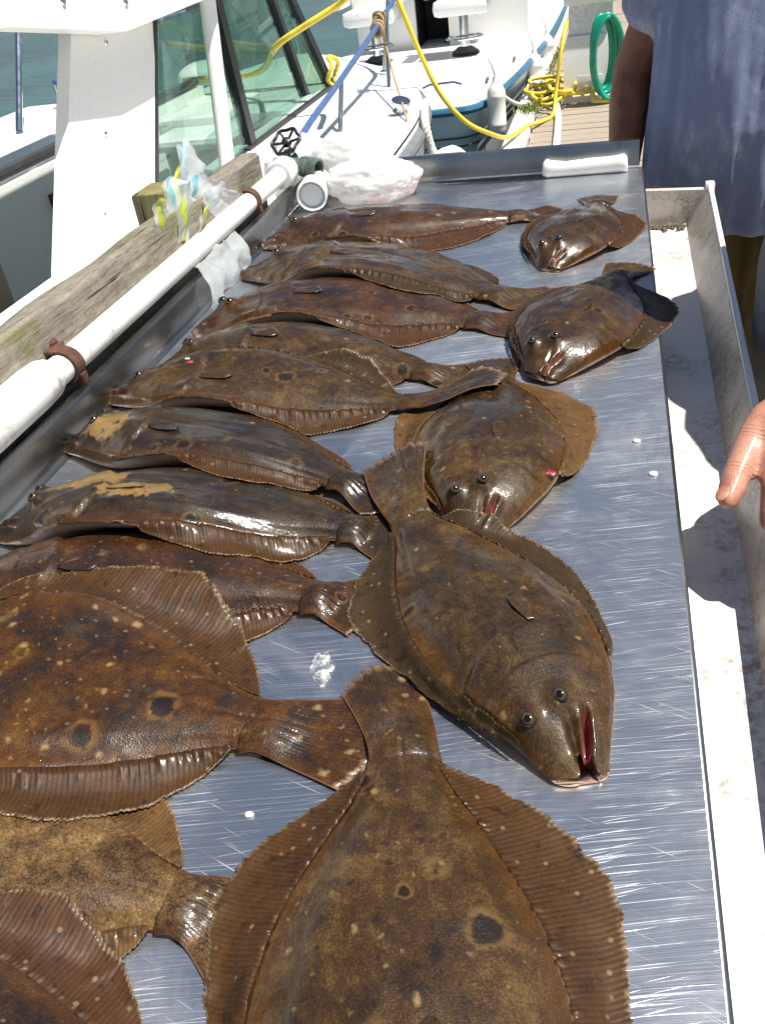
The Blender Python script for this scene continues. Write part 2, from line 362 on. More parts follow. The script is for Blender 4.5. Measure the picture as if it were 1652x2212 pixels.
# white catch trough along the right edge (slightly skewed to the table, flared outer wall)
tr = empty('catch_trough', (0, 0, 0)); tag(tr, 'stained white plastic trough running along right edge of fillet table', 'trough')
def tro(y, xr, xb): return xr, xb
ys = [-.35, .5, .9, 1.45, 1.85]
def xrim(y): return .154+.029*(y-.5)
def xflr(y): return .141+.013*(y-.5)
zf, zr = -.092, -.022
sec = []
for y in ys:
    a, b = xrim(y), xflr(y)
    sec.append([(.045, y, zf), (b-.008, y, zf), (b, y, zf+.004), (b+.003, y, zf+.012), (a, y, zr), (a+.011, y, zr+.001), (a+.011, y, zr-.03), (a+.008, y, zr-.03), (b+.010, y, zf-.004), (b, y, zf-.008), (.045, y, zf-.008)])
auto(MB().loft([[Vector(q) for q in s[:3]+s[8:]] for s in sec]).build('basin', MAT['gel_dirty'], tr), 40); auto(MB().loft([[Vector(q) for q in s[2:9]] for s in sec]).build('outer_wall', MAT['wall_dirty'], tr), 40)
a, b = xrim(1.85), xflr(1.85)
MBe = MB(); MBe.add([(.045, 1.846, zf-.004), (b, 1.846, zf), (a+.012, 1.840, zr-.002), (.045, 1.840, zr+.004), (.045, 1.858, zf-.004), (b, 1.858, zf), (a+.012, 1.856, zr-.002), (.045, 1.856, zr+.004)], [(0, 1, 2, 3), (5, 4, 7, 6), (3, 2, 6, 7), (1, 5, 6, 2), (0, 3, 7, 4), (0, 4, 5, 1)]); MBe.build('end_wall', MAT['wall_dirty'], tr, False)
rim = MB(); rim.loft([[Vector((xrim(y)+d, y, zr+z)) for d, z in ((.0005, .0015), (.002, .005), (.005, .0038), (.0055, .0055), (.009, .005), (.0105, .0015))] for y in (-.35, 1.862)]); auto(rim.build('rim', MAT['gel'], tr), 30)
auto(MB().box((xrim(1.85)-.003, 1.840, zr-.02), (xrim(1.85)+.014, 1.864, zr+.009), .003).build('corner_cap', MAT['gel'], tr))
for y in (0., .9, 1.7): auto(MB().box((.06, y-.02, -.95), (.10, y+.02, zf-.009), .003).build('support_leg', MAT['timber'], tr))
g = MB()
for k in range(120):
    x = random.uniform(.085, .165); y = 1.838-abs(random.gauss(0, .012)); r = random.uniform(.001, .005)
    g.sphere((x, y, zf+r*.4), r, 6, 4, (1.3, 1, .6))
gg = g.build('scum', simple('dark_fish_scum', (.07, .05, .03), .5, 0, .6, 200, .5), tr); tag(gg, kind='stuff')
# ------------------------------------------------------------------ flounders
GX0, GY0, GS = -.80, -.30, .003
GW, GH = int(1.2/GS), int(2.4/GS)
Hm = np.zeros((GH, GW))
def gidx(x, y): return np.clip(((np.asarray(y)-GY0)/GS).astype(int), 0, GH-1), np.clip(((np.asarray(x)-GX0)/GS).astype(int), 0, GW-1)
def samp(A, x, y):
    fx = np.clip((np.asarray(x)-GX0)/GS, 0, GW-1.001); fy = np.clip((np.asarray(y)-GY0)/GS, 0, GH-1.001)
    i = fy.astype(int); j = fx.astype(int); a = fy-i; b = fx-j
    return (A[i, j]*(1-a)*(1-b)+A[i+1, j]*a*(1-b)+A[i, j+1]*(1-a)*b+A[i+1, j+1]*a*b)
def blur(A, sig):
    r = max(1, int(sig*2.5/GS)); k = np.exp(-.5*(np.arange(-r, r+1)*GS/sig)**2); k /= k.sum()
    B = sum(k[i+r]*np.roll(A, i, 0) for i in range(-r, r+1)); return sum(k[i+r]*np.roll(B, i, 1) for i in range(-r, r+1))
def grey_dil(A, n=1):
    for _ in range(n):
        A = np.maximum.reduce([A, np.roll(A, 1, 0), np.roll(A, -1, 0), np.roll(A, 1, 1), np.roll(A, -1, 1)])
    return A
def splat(x, y, z):
    global Hm
    i, j = gidx(x, y); T = np.zeros_like(Hm); np.maximum.at(T, (i.ravel(), j.ravel()), z.ravel())
    T2 = grey_dil(T, 1); T = np.where(T > 0, T, T2); Hm = np.maximum(Hm, T)
def sstep(x, a, b):
    t = np.clip((x-a)/(b-a), 0, 1); return t*t*(3-2*t)

def fish_mat(name, seed, dark=(.022, .012, .006), mid=(.085, .048, .019), light=(.20, .135, .062), tan=.0, white=.3, ocelli=.45, patch=None, rough=.24, wsc=46, wr=.20):
    m = NT(name); at = m.attr('fuv'); v = at.outputs['Vector']; mk = m.attr('msk'); ms = m.n('SeparateColor'); m.put(ms.inputs[0], mk.outputs['Color'])
    mouth, under, edge = ms.outputs
    wob = m.vmath('SCALE', m.vmath('SUBTRACT', m.noise(v, 60, 3, .6, 0, True), (.5, .5, .5))); wob.node.inputs[3].default_value = .014
    vw = m.vmath('ADD', v, wob)
    n1 = m.noise(v, 26, 5, .62, .5); n2 = m.noise(v, 120, 4, .65); n3 = m.noise(v, 520, 3, .6); n0 = m.noise(v, 8, 3, .5)
    sc = m.voro(m.map(v, (1, 1.15, 1)), 620, 'F1', .75).outputs[0]
    f = m.math('ADD', m.math('ADD', m.math('MULTIPLY', n1, .42), m.math('MULTIPLY', n2, .30)), m.math('ADD', m.math('MULTIPLY', n3, .22), m.math('MULTIPLY', n0, .22+.0)))
    f = m.math('ADD', m.math('MULTIPLY', m.math('SUBTRACT', f, .58), 1.35), .505+tan*.14-.055)
    f = m.math('ADD', f, m.math('MULTIPLY', m.math('SUBTRACT', .42, sc), .16))
    dark, mid, light = [tuple(x*q for x in t) for t, q in ((dark, .50), (mid, .47), (light, .55))]
    c = m.ramp(f, [(.33, dark), (.50, mid), (.60, tuple((a+b)/2 for a, b in zip(mid, light))), (.74, light)])
    # rim of the body is a warmer orange-brown
    c = m.mix(m.math('MULTIPLY', m.smooth(edge, .70, 1.0), .38), c, m.mix(n2, (.045, .019, .006), (.115, .054, .017)))
    # dark ringed ocelli
    vo = m.voro(vw, 24, 'F1', .95); pick = m.n('SeparateColor'); m.put(pick.inputs[0], vo.outputs['Color'])
    on = m.math('GREATER_THAN', ocelli, pick.outputs[0]); siz = m.math('ADD', .10, m.math('MULTIPLY', pick.outputs[1], .13))
    d = m.math('DIVIDE', vo.outputs['Distance'], siz)
    ring = m.math('MULTIPLY', m.math('MULTIPLY', m.smooth(d, .9, 1.15), m.math('SUBTRACT', 1, m.smooth(d, 1.25, 1.75))), m.math('MULTIPLY', on, m.smooth(n2, .3, .6)))
    c = m.mix(m.math('MULTIPLY', ring, .65), c, light)
    core = m.math('MULTIPLY', m.math('SUBTRACT', 1, m.smooth(d, .75, 1.1)), on)
    c = m.mix(m.math('MULTIPLY', core, .82), c, tuple(x*.45 for x in dark))
    vd = m.voro(vw, 75, 'F1', 1); pd = m.n('SeparateColor'); m.put(pd.inputs[0], vd.outputs['Color'])
    fd_ = m.math('MULTIPLY', m.math('SUBTRACT', 1, m.smooth(vd.outputs['Distance'], .10, .28)), m.math('GREATER_THAN', .40, pd.outputs[0]))
    c = m.mix(m.math('MULTIPLY', fd_, .6), c, tuple(x*.6 for x in dark))
    # pale freckles, two sizes
    vp = m.voro(vw, wsc, 'F1', 1); pk = m.n('SeparateColor'); m.put(pk.inputs[0], vp.outputs['Color'])
    fr = m.math('MULTIPLY', m.math('SUBTRACT', 1, m.smooth(vp.outputs['Distance'], .03, wr)), m.math('GREATER_THAN', white, pk.outputs[0]))
    c = m.mix(m.math('MULTIPLY', fr, .60), c, (.30, .22, .12))
    vq = m.voro(vw, 120, 'F1', 1); pq = m.n('SeparateColor'); m.put(pq.inputs[0], vq.outputs['Color'])
    fq = m.math('MULTIPLY', m.math('SUBTRACT', 1, m.smooth(vq.outputs['Distance'], .08, .26)), m.math('GREATER_THAN', white*.5, pq.outputs[0]))
    c = m.mix(m.math('MULTIPLY', fq, .45), c, (.22, .16, .085))
    if patch:   # torn pale skin patches
        uv = m.sep(v)
        for (pu, pv, ru, rv) in patch:
            dx = m.math('DIVIDE', m.math('SUBTRACT', uv[0], pu+seed), ru); dy = m.math('DIVIDE', m.math('SUBTRACT', uv[1], pv), rv)
            q = m.math('SUBTRACT', 1.0, m.math('ADD', m.math('MULTIPLY', dx, dx), m.math('MULTIPLY', dy, dy)))
            q = m.math('ADD', q, m.math('MULTIPLY', m.math('SUBTRACT', n1, .5), 3.2)); q = m.math('ADD', q, m.math('MULTIPLY', m.math('SUBTRACT', n2, .5), 1.2))
            c = m.mix(m.math('MULTIPLY', m.smooth(q, .1, .45), .85), c, m.mix(sc, (.26, .185, .085), (.15, .10, .04)))
    c = m.mix(under, c, (.42, .31, .23)); c = m.mix(m.math('MULTIPLY', mouth, .9), c, m.mix(n2, (.16, .02, .02), (.42, .16, .15)))
    slime = m.smooth(m.noise(m.map(v, (1, 2.2, 1)), 16, 5, .65, 1.2), .47, .56)
    ro = m.math('ADD', m.math('MULTIPLY', slime, .16), rough); ro = m.math('ADD', ro, m.math('MULTIPLY', n3, .10))
    h = m.math('ADD', m.math('MULTIPLY', m.math('SUBTRACT', .8, sc), .55), m.math('ADD', m.math('MULTIPLY', n2, .5), m.math('MULTIPLY', n3, .35)))
    nr = m.bump(h, .26, .0014); nr = m.bump(n1, .22, .006, nr)
    cn = m.bump(m.math('ADD', m.noise(m.map(v, (.55, 2.0, 1)), 55, 5, .65, 1.5), m.math('MULTIPLY', n2, .3)), .20, .004)
    wet = m.math('ADD', .15, m.math('MULTIPLY', m.math('SUBTRACT', 1, slime), .7))
    hs = m.n('HueSaturation'); hs.inputs['Saturation'].default_value = 1.20; hs.inputs['Hue'].default_value = .4945; m.put(hs.inputs['Color'], c)
    return m.done(m.bsdf(hs.outputs[0], m.math('ADD', ro, .10), 0, .28, nr, wet, .06, cn))
def fin_mat(name, dark=(.019, .0085, .003), light=(.088, .039, .0105), tip=(.36, .27, .16), freck=.35):
    m = NT(name); at = m.attr('fuv'); s = m.sep(at.outputs['Vector']); g = m.geo()
    wob = m.math('MULTIPLY', m.math('SUBTRACT', m.noise(at.outputs['Vector'], 1.2, 3), .5), .6)
    ph = m.math('MULTIPLY', m.math('ADD', s[0], wob), 2*math.pi); st = m.math('ADD', m.math('MULTIPLY', m.math('SINE', ph), .5), .5)
    ns_ = m.noise(m.map(at.outputs['Vector'], (.5, 6, 1)), 1, 4, .7)
    mo = m.math('ADD', m.math('MULTIPLY', m.noise(g, 55, 5, .65, .4), .55), m.math('MULTIPLY', m.noise(g, 320, 4, .65), .45))
    f = m.math('ADD', m.math('MULTIPLY', m.math('SUBTRACT', mo, .5), 2.0), m.math('ADD', .36, m.math('MULTIPLY', m.math('MULTIPLY', st, ns_), .55)))
    f = m.math('ADD', f, m.math('MULTIPLY', m.smooth(s[1], .0, 1.0), .22), None, True)
    c = m.mix(f, dark, light)
    blot = m.smooth(m.noise(g, 95, 3, .6), .58, .70)
    c = m.mix(m.math('MULTIPLY', blot, .6), c, tuple(x*.5 for x in dark))
    vp = m.voro(g, 105, 'F1', 1); pk = m.n('SeparateColor'); m.put(pk.inputs[0], vp.outputs['Color'])
    fk = m.math('MULTIPLY', m.math('SUBTRACT', 1, m.smooth(vp.outputs['Distance'], .09, .24)), m.math('GREATER_THAN', freck, pk.outputs[0]))
    c = m.mix(m.math('MULTIPLY', fk, .55), c, (.30, .22, .12))
    c = m.mix(m.math('MULTIPLY', m.smooth(s[1], .90, 1.0), m.math('MULTIPLY', m.smooth(ns_, .35, .6), m.math('ADD', .3, m.math('MULTIPLY', st, .6)))), c, tip)
    b = m.bsdf(c, .50, 0, .3, m.bump(m.math('ADD', m.math('MULTIPLY', st, .6), m.noise(g, 320, 3)), .30, .0006), .18, .15); tl = m.n('BsdfTranslucent'); m.put(tl.inputs[0], c)
    return m.done(m.mixsh(.30, b, tl.outputs[0]))
FIN = fin_mat('flounder_fin'); FIN_PALE = fin_mat('flounder_fin_pale', (.038, .018, .006), (.165, .085, .027))
FIN_RED = fin_mat('flounder_fin_red', (.024, .0095, .004), (.090, .036, .0115)); FIN_DARK = fin_mat('flounder_fin_dark', (.014, .0075, .003), (.066, .036, .0135))
def m_eye():
    m = NT('fish_eye'); p = m.attr('fuv'); s = m.sep(p.outputs['Vector'])
    c = m.ramp(s[0], [(.0, (.003, .003, .004)), (.30, (.004, .004, .005)), (.36, (.085, .055, .018)), (.52, (.030, .019, .008)), (.8, (.02, .012, .006))])
    return m.done(m.bsdf(c, .12, 0, .5, None, .3, .03))
EYE = m_eye()
DROP = simple('water_drop', (.10, .07, .05), .05, 0, .1, 50, .0, spec=1.0, coat=1)
FLESH = simple('pale_fin_flesh', (.50, .36, .24), .35, 0, .2, 60, .2, coat=.4)

S_K = np.array([0, .03, .07, .12, .18, .25, .33, .42, .52, .62, .72, .81, .88, .94, 1.0])
W_D = np.array([.052, .070, .082, .102, .132, .166, .196, .214, .217, .202, .170, .128, .092, .068, .060])
W_V = np.array([.066, .088, .108, .130, .160, .188, .206, .214, .208, .188, .153, .112, .078, .058, .054])
T_K = np.array([.16, .36, .52, .66, .80, .92, 1.0, .99, .93, .83, .70, .56, .44, .34, .27])
FD_S = [0, .09, .14, .25, .40, .55, .68, .80, .88, .935, .95, 1]; FD_W = [0, 0, .018, .030, .045, .085, .125, .100, .060, .020, 0, 0]
FV_S = [0, .27, .32, .42, .55, .68, .80, .88, .935, .95, 1]; FV_W = [0, 0, .030, .055, .095, .125, .100, .060, .020, 0, 0]

WOUND = simple('raw_red_flesh', (.26, .018, .020), .25, 0, .3, 200, .4, coat=.6); PALE = simple('pale_torn_flesh', (.55, .38, .30), .35, 0, .2, 200, .4, coat=.4)
def blob_mesh(name, c, sc, mat, amp, fr, seed):
    bm = bmesh.new(); bmesh.ops.create_icosphere(bm, subdivisions=3, radius=1)
    for v in bm.verts:
        p = v.co.copy(); f = 1+amp*mnoise.noise(p*fr+Vector((seed, 0, seed))); v.co = Vector((p.x*sc[0]*f+c[0], p.y*sc[1]*f+c[1], p.z*sc[2]*f+c[2]))
    me = bpy.data.meshes.new(name); bm.to_mesh(me); bm.free(); me.shade_smooth(); me.materials.append(mat); o = bpy.data.objects.new(name, me); col.objects.link(o); return o
def flounder(label, spine, bw=1.0, bd=1.0, bv=1.0, fd=1.0, fv=1.0, T=.036, mat=None, fin=FIN, tailmat=None, seed=0, mouth=.0, gape=0.0, tail_w=1.0, tail_curl=0.0, fin_lift=(0, 0), fvs=0., fds=0., drops=0, wounds=(), dome=2.2, lift=.0, tail_lift=.0, headtilt=0, sheet=None):
    SP = spline(spine, 240)
    seg = np.linalg.norm(np.diff(SP, axis=0), axis=1); cum = np.r_[0, np.cumsum(seg)]
    tbp = np.array(spine[-2]); ib = int(np.argmin(np.linalg.norm(SP-tbp, axis=1))); SL = cum[ib]; TL = cum[-1]-SL
    def at(smet):
        smet = np.asarray(smet, float); x = np.interp(smet, cum, SP[:, 0]); y = np.interp(smet, cum, SP[:, 1])
        e = .012; x1 = np.interp(smet+e, cum, SP[:, 0]); x0 = np.interp(smet-e, cum, SP[:, 0]); y1 = np.interp(smet+e, cum, SP[:, 1]); y0 = np.interp(smet-e, cum, SP[:, 1])
        tx, ty = x1-x0, y1-y0; l = np.hypot(tx, ty)+1e-9; tx /= l; ty /= l
        neg = np.minimum(smet, 0); x = x+tx*neg; y = y+ty*neg
        # head direction = -t ; dorsal = (hy, -hx) = (-ty, tx)
        return x, y, -ty, tx
    Hm0 = Hm.copy()
    B = np.maximum(Hm, blur(grey_dil(Hm, 3), .022)); B = np.maximum(Hm, blur(B, .008))
    NS, NWt, NB = 150, 61, 15
    sig = np.r_[np.linspace(0, .25, 60)[:-1], np.linspace(.25, 1, NS-59)]; wt = np.linspace(-1, 1, NWt); wt = np.sign(wt)*np.abs(wt)**.85
    wd = np.interp(sig, S_K, W_D)*bw*bd; wv = np.interp(sig, S_K, W_V)*bw*bv
    k = np.hanning(9); k /= k.sum(); pad = lambda a: np.convolve(np.r_[[a[0]]*4, a, [a[-1]]*4], k, 'valid'); wd = pad(wd); wv = pad(wv)
    Tt = pad(np.interp(sig, S_K, T_K))*T
    Sg, Wg = np.meshgrid(sig, wt, indexing='ij')
    lat = np.where(Wg >= 0, Wg*wd[:, None], Wg*wv[:, None])            # in SL units, + dorsal
    # blunt rounded snout; lower jaw (ventral) juts out; slit between the jaws
    lm = -.020
    front = .018*(np.abs(lat+.010)/.056)**2.4
    front = front-.012*sstep(-lat, -lm, -lm+.02)
    slit = np.exp(-(np.abs(lat-lm)/(.005+.009*gape))**2.5)*(.010+.050*gape)
    decay = np.clip(1-Sg/.20, 0, 1)**1.6
    s_loc = Sg+(np.minimum(front, .06)*np.clip(1-Sg/.14, 0, 1)**2+slit*decay)
    # heights
    a = np.abs(Wg); e = .30
    dm = (1-a**dome)
    dm = np.clip(dm, 0, 1)**.85
    shoulder = .10*sstep(a, .60, .78)*(1-sstep(a, .82, 1.0))*sstep(Sg, .2, .35)
    top = Tt[:, None]*(e+(1-e)*np.clip(dm-shoulder, 0, 1))
    top = top-T*.035*np.exp(-((Wg-.03-.16*np.exp(-((Sg-.30)/.05)**2))/.03)**2)*sstep(Sg, .24, .30)  # lateral line groove
    # gill cover edge
    gs = .17+.17*np.sqrt(np.clip(1-((lat+.03)/.21)**2, 0, 1))
    top = top+T*.11*(1-sstep(s_loc, gs, gs+.012))*sstep(Sg, .04, .16)*(a < .93)
    gs2 = gs-.10; top = top+T*.03*(1-sstep(s_loc, gs2, gs2+.008))*sstep(Sg, .04, .12)
    # mouth groove
    ml = lm-.36*s_loc*np.clip(s_loc/.05, 0, 1); inm = (1-sstep(s_loc, .060+.03*gape, .105+.03*gape))
    gw = .0042+.0075*gape*np.clip(1-s_loc/.13, 0, 1)
    mg = np.exp(-((lat-ml)/gw)**2)*inm
    top = top*(1-mg*(.30+.62*min(1, gape*1.6)))
    # lip rolls beside the groove
    top = top+T*.07*(np.exp(-((lat-ml-.013)/.006)**2)+np.exp(-((lat-ml+.016)/.008)**2))*inm
    # eyes: sockets
    E1 = (.115, .060); E2 = (.138, -.018)
    for (es, el) in (E1, E2): top = top+T*.20*np.exp(-(((s_loc-es)/.026)**2+((lat-el)/.024)**2))
    x, y, nx, ny = at(s_loc*SL); X = x+nx*lat*SL; Y = y+ny*lat*SL
    nz = np.array([[mnoise.noise((X[i, j]*22+seed, Y[i, j]*22, seed*.3)) for j in range(0, NWt, 4)] for i in range(0, NS, 4)])
    jj = np.linspace(0, nz.shape[1]-1, NWt); ii = np.linspace(0, nz.shape[0]-1, NS)
    nzf = np.array([np.interp(jj, np.arange(nz.shape[1]), r) for r in nz]); nzf = np.array([np.interp(ii, np.arange(nz.shape[0]), nzf[:, q]) for q in range(NWt)]).T
    top = top+nzf*T*.06*sstep(Sg, .2, .3)*(1-sstep(Sg, .85, .95))
    ptop = top[-1].copy(); top = top*(1-.45*sstep(Sg, .972, 1.0))
    Bs = samp(B, X, Y)
    ends = (1-np.exp(-Sg/.010))*.0+1
    Zt = Bs+.0012+lift*np.clip(1-Sg/.3, 0, 1)**2+top*ends
    wb = np.linspace(1, -1, NB)[1:-1]; Sb, Wb = np.meshgrid(sig, wb, indexing='ij')
    latb = np.where(Wb >= 0, Wb*wd[:, None], Wb*wv[:, None]); fr2 = np.minimum(.018*(np.abs(latb+.010)/.056)**2.4-.012*sstep(-latb, -lm, -lm+.02), .06); slb = Sb+fr2*np.clip(1-Sb/.12, 0, 1)**2
    slb = slb+np.exp(-(np.abs(latb-lm)/(.005+.009*gape))**2.5)*(.010+.050*gape)*np.clip(1-Sb/.20, 0, 1)**1.6
    xb, yb, nxb, nyb = at(slb*SL); Xb = xb+nxb*latb*SL; Yb = yb+nyb*latb*SL
    Zb = samp(B, Xb, Yb)+.0008+lift*np.clip(1-Sb/.3, 0, 1)**2+Tt[:, None]*e*.85*np.abs(Wb)**5
    V = np.concatenate([np.stack([X, Y, Zt], -1), np.stack([Xb, Yb, Zb], -1)], 1); NR = NWt+NB-2
    fuv = np.zeros((NS, NR, 3)); fuv[:, :NWt, 0] = s_loc*SL+seed; fuv[:, :NWt, 1] = lat*SL; fuv[:, NWt:, 0] = slb*SL+seed; fuv[:, NWt:, 1] = latb*SL; fuv[..., 2] = seed*.37
    msk = np.zeros((NS, NR, 4)); msk[:, :NWt, 0] = np.clip(mg*1.3*min(1, .45+gape), 0, 1); msk[:, NWt:, 1] = 1; msk[:, 0, 1] = .5*(sig > .02); msk[:, NWt-1, 1] = .25; msk[:, :NWt, 2] = a; msk[..., 3] = 1
    F = []
    for i in range(NS-1):
        for j in range(NR):
            j2 = (j+1) % NR; F.append((i*NR+j, i*NR+j2, (i+1)*NR+j2, (i+1)*NR+j))
    # front and rear caps: bridge top row to bottom row
    def cap(i, flip):
        t = [i*NR+j for j in range(NWt)]; b = [i*NR+NR-1-q for q in range(NB-2)]; poly = t+[b_ for b_ in reversed(b)]
        F.append(tuple(poly if flip else reversed(poly)))
    cap(0, True); cap(NS-1, False)
    root = mobj('flounder', V.reshape(-1, 3), F, mat, None, True, {'fuv': fuv.reshape(-1, 3), 'msk': msk.reshape(-1, 4)})
    root.data.validate()
    tag(root, label, 'fish', 'flounders laid out on the steel table')
    splat(X, Y, Zt)
    def strip(name, Pb, Po, nrow, ncol_attr, fmat, base_z, lift_o, serr=.0, rays=60):
        # Pb base curve (n,2), Po outer curve (n,2); base_z (n,)
        n = len(Pb); ray = ncol_attr; vv = np.linspace(0, 1, nrow)
        ph = np.abs(((ray) % 1)-.5)*2
        P = Pb[:, None, :]+(Po-Pb)[:, None, :]*(vv[None, :, None]*(1-serr*((1-ph)*np.array([.3+1.2*abs(mnoise.noise((int(q)*7.3, seed, 3.))) for q in ray]))[:, None, None]*(vv[None, :, None] > .9)))
        hb = samp(Hm, P[..., 0], P[..., 1]); hbB = np.maximum(hb, samp(blur(Hm, .006), P[..., 0], P[..., 1]))
        wdt = np.linalg.norm(Po-Pb, axis=1); zo = hbB+.0016+lift_o*(wdt/max(wdt.max(), 1e-6))[:, None]**1.5*vv[None, :]**1.5
        Z = base_z[:, None]*(1-sstep(vv, 0, .75))[None, :]+zo*sstep(vv, 0, .75)[None, :]
        Z = np.maximum(Z, hb+.0014*np.minimum(1, vv[None, :]*20+.4)); Z = Z
        wave = np.array([mnoise.noise((q*.11+seed*3.1, seed, 1)) for q in ray]); Z = Z+np.maximum(0, wave)[:, None]*.005*(vv**2)[None, :]
        Vv = np.concatenate([P, Z[..., None]], -1); fu = np.zeros_like(Vv); fu[..., 0] = ray[:, None]+seed*13; fu[..., 1] = vv[None, :]; fu[..., 2] = seed
        FF = [(i*nrow+j, (i+1)*nrow+j, (i+1)*nrow+j+1, i*nrow+j+1) for i in range(n-1) for j in range(nrow-1)]
        o = mobj(name, Vv.reshape(-1, 3), FF, fmat, root, True, {'fuv': fu.reshape(-1, 3)})
        sm = o.modifiers.new('solid', 'SOLIDIFY'); sm.thickness = .0008; sm.offset = -1
        splat(P[..., 0], P[..., 1], Z); return o
    for side, FS, FW, wk, amt, nm in ((1, FD_S, FD_W, wd, fd, 'dorsal_fin'), (-1, FV_S, FV_W, wv, fv, 'anal_fin')):
        s0 = FS[1]+.002; s1 = .948; nr = int(100*(s1-s0)/.85); n = nr*4; ss = np.linspace(s0, s1, n); ray = np.linspace(0, nr, n)
        hw = np.interp(ss, sig, wk)*SL; fw_ = np.interp(ss, FS, FW)
        kk = np.hanning(25); kk /= kk.sum(); fw_ = np.convolve(np.r_[[fw_[0]]*12, fw_, [fw_[-1]]*12], kk, 'valid')*amt*SL
        fst = fds if side > 0 else fvs
        if fst > 0: fw_ = fw_*(.12+.88*sstep(ss, fst-.12, fst+.18))
        jag = np.array([1+.06*mnoise.noise((q*.35, seed, side))+.07*mnoise.noise((q*.09, seed+4, side)) for q in ray]); fw_ = np.maximum(fw_*jag, .0015)
        bx, by, nx_, ny_ = at(ss*SL); Pb = np.stack([bx+nx_*hw*.975*side, by+ny_*hw*.975*side], -1)
        sw = (ss+.055*np.interp(ss, [0, .3, 1], [.2, .6, 1.0])*fw_/max(fw_.max(), 1e-6))*SL
        ox, oy, mx, my = at(np.minimum(sw, SL*1.03)); hw2 = np.interp(ss, sig, wk)*SL
        Po = np.stack([ox+mx*(hw2+fw_)*side, oy+my*(hw2+fw_)*side], -1)
        jcol = NWt-1 if side > 0 else 0
        bz = np.interp(ss, sig, Zt[:, jcol])-.0012
        fm = fin[0 if side > 0 else 1] if isinstance(fin, tuple) else fin
        strip(nm, Pb, Po, 9, ray, fm, bz, fin_lift[0 if side > 0 else 1], .10)
    # tail
    nt = 17*4+1; tt = np.linspace(-1, 1, nt); hw0 = float(wd[-1]+wv[-1])/2*SL*.985; rows = 16; vv = np.linspace(0, 1, rows)
    tl = TL*(1+.06*np.cos(tt*math.pi)-.10*np.abs(tt)**3+.02*np.cos(tt*24))
    hwT = .108*SL*tail_w
    half = hw0*(1-sstep(vv, 0, 1.0))+hwT*sstep(vv, -.25, 1.05)*.99
    half = np.interp(SL*.957+vv*(TL+.043*SL), np.r_[sig*SL, SL+TL*.5, SL+TL], np.r_[(wd+wv)/2*SL, hw0+(hwT-hw0)*.55, hwT])
    sm_ = SL*.957+vv[None, :]*(tl[:, None]+.043*SL); cx_, cy_, cnx, cny = at(np.minimum(sm_, cum[-1]*1.0)); over = np.maximum(sm_-cum[-1], 0)
    X2 = cx_+cnx*half[None, :]*tt[:, None]+cny*over; Y2 = cy_+cny*half[None, :]*tt[:, None]-cnx*over
    hb = samp(Hm0, X2, Y2); hB = np.maximum(hb, samp(B, X2, Y2)*(1-sstep(vv, .2, .8))[None, :]+samp(blur(Hm0, .008), X2, Y2)*sstep(vv, .2, .8)[None, :]); zb0 = Bs[-1].mean()+.0012
    thick = Tt[-1]*(.30+.7*np.clip(1-tt[:, None]**2, 0, 1)**.8)*(1-sstep(vv, 0, .6))[None, :]
    ray = (tt+1)*11; ph = np.abs((ray % 1)-.5)*2
    Z2 = np.maximum(hB+.0018+thick+tail_lift*vv[None, :]**1.5+tail_curl*(np.abs(tt)**2)[:, None]*vv[None, :]**2, hb+.0018)+((ph-.5)*.0013)[:, None]*vv[None, :]
    sv = SL*.957+vv*(TL+.043*SL); kb = 1-sstep(sv, SL*.99, SL+TL*.35)
    icol = np.clip(np.searchsorted(sig*SL, np.minimum(sv, SL*.971)), 0, NS-1); zbod = np.array([np.interp(tt, wt, Zt[i]) for i in icol]).T+.0005
    Z2 = np.maximum(zbod*kb[None, :]+Z2*(1-kb)[None, :], hb+.0014)-.0009*(np.abs(tt)[:, None] > .97)*(vv < .1)[None, :]-.0022*(1-sstep(vv, 0, .09))[None, :]
    fu = np.zeros((nt, rows, 3)); fu[..., 0] = sm_+seed; fu[..., 1] = half[None, :]*tt[:, None]; fu[..., 2] = seed*.37
    mk = np.zeros((nt, rows, 4)); mk[..., 2] = np.maximum(np.abs(tt)[:, None]*np.ones((1, rows)), vv[None, :]**2*.86); mk[..., 1] = .35*(vv[None, :] > .97)+.18*(np.abs(tt)[:, None] > .98); mk[..., 3] = 1
    o = mobj('tail_fin', np.stack([X2, Y2, Z2], -1).reshape(-1, 3), [(i*rows+j, (i+1)*rows+j, (i+1)*rows+j+1, i*rows+j+1) for i in range(nt-1) for j in range(rows-1)], mat, root, True, {'fuv': fu.reshape(-1, 3), 'msk': mk.reshape(-1, 4)})
    sm = o.modifiers.new('solid', 'SOLIDIFY'); sm.thickness = .0012; sm.offset = -1
    splat(X2, Y2, Z2)
    # eyes
    for (es, el) in (E1, E2):
        ex, ey, enx, eny = at(es*SL); ex = ex+enx*el*SL; ey = ey+eny*el*SL
        q = np.argmin((X-ex)**2+(Y-ey)**2); ez = Zt.ravel()[q]
        r = .0068*SL/.4; mbv = MB(); mbv.sphere((0, 0, 0), r, 16, 12)
        VV = np.array(mbv.V); look = Vector((.25*math.cos(seed), -.55, .8)).normalized(); ang = np.arccos(np.clip(VV@np.array(look)/r, -1, 1))/math.pi*2
        o = mobj('eye', VV, mbv.F, EYE, root, True, {'fuv': np.stack([ang, ang*0, ang*0], -1)})
        o.location = (float(ex), float(ey), float(ez-r*.58))
    # pectoral fin: small paddle lying on the flank
    n1_, n2_ = 21, 8; u = np.linspace(-1, 1, n1_); vv = np.linspace(0, 1, n2_)
    ps, pl = .355, -.040; pls = .105
    sP = (ps+vv[None, :]*pls*(1-.18*u[:, None]**2))*SL; lP = (pl+(.006+.015*np.sin(vv*math.pi*.62))[None, :]*u[:, None]-.0*vv[None, :]**1.3)*SL
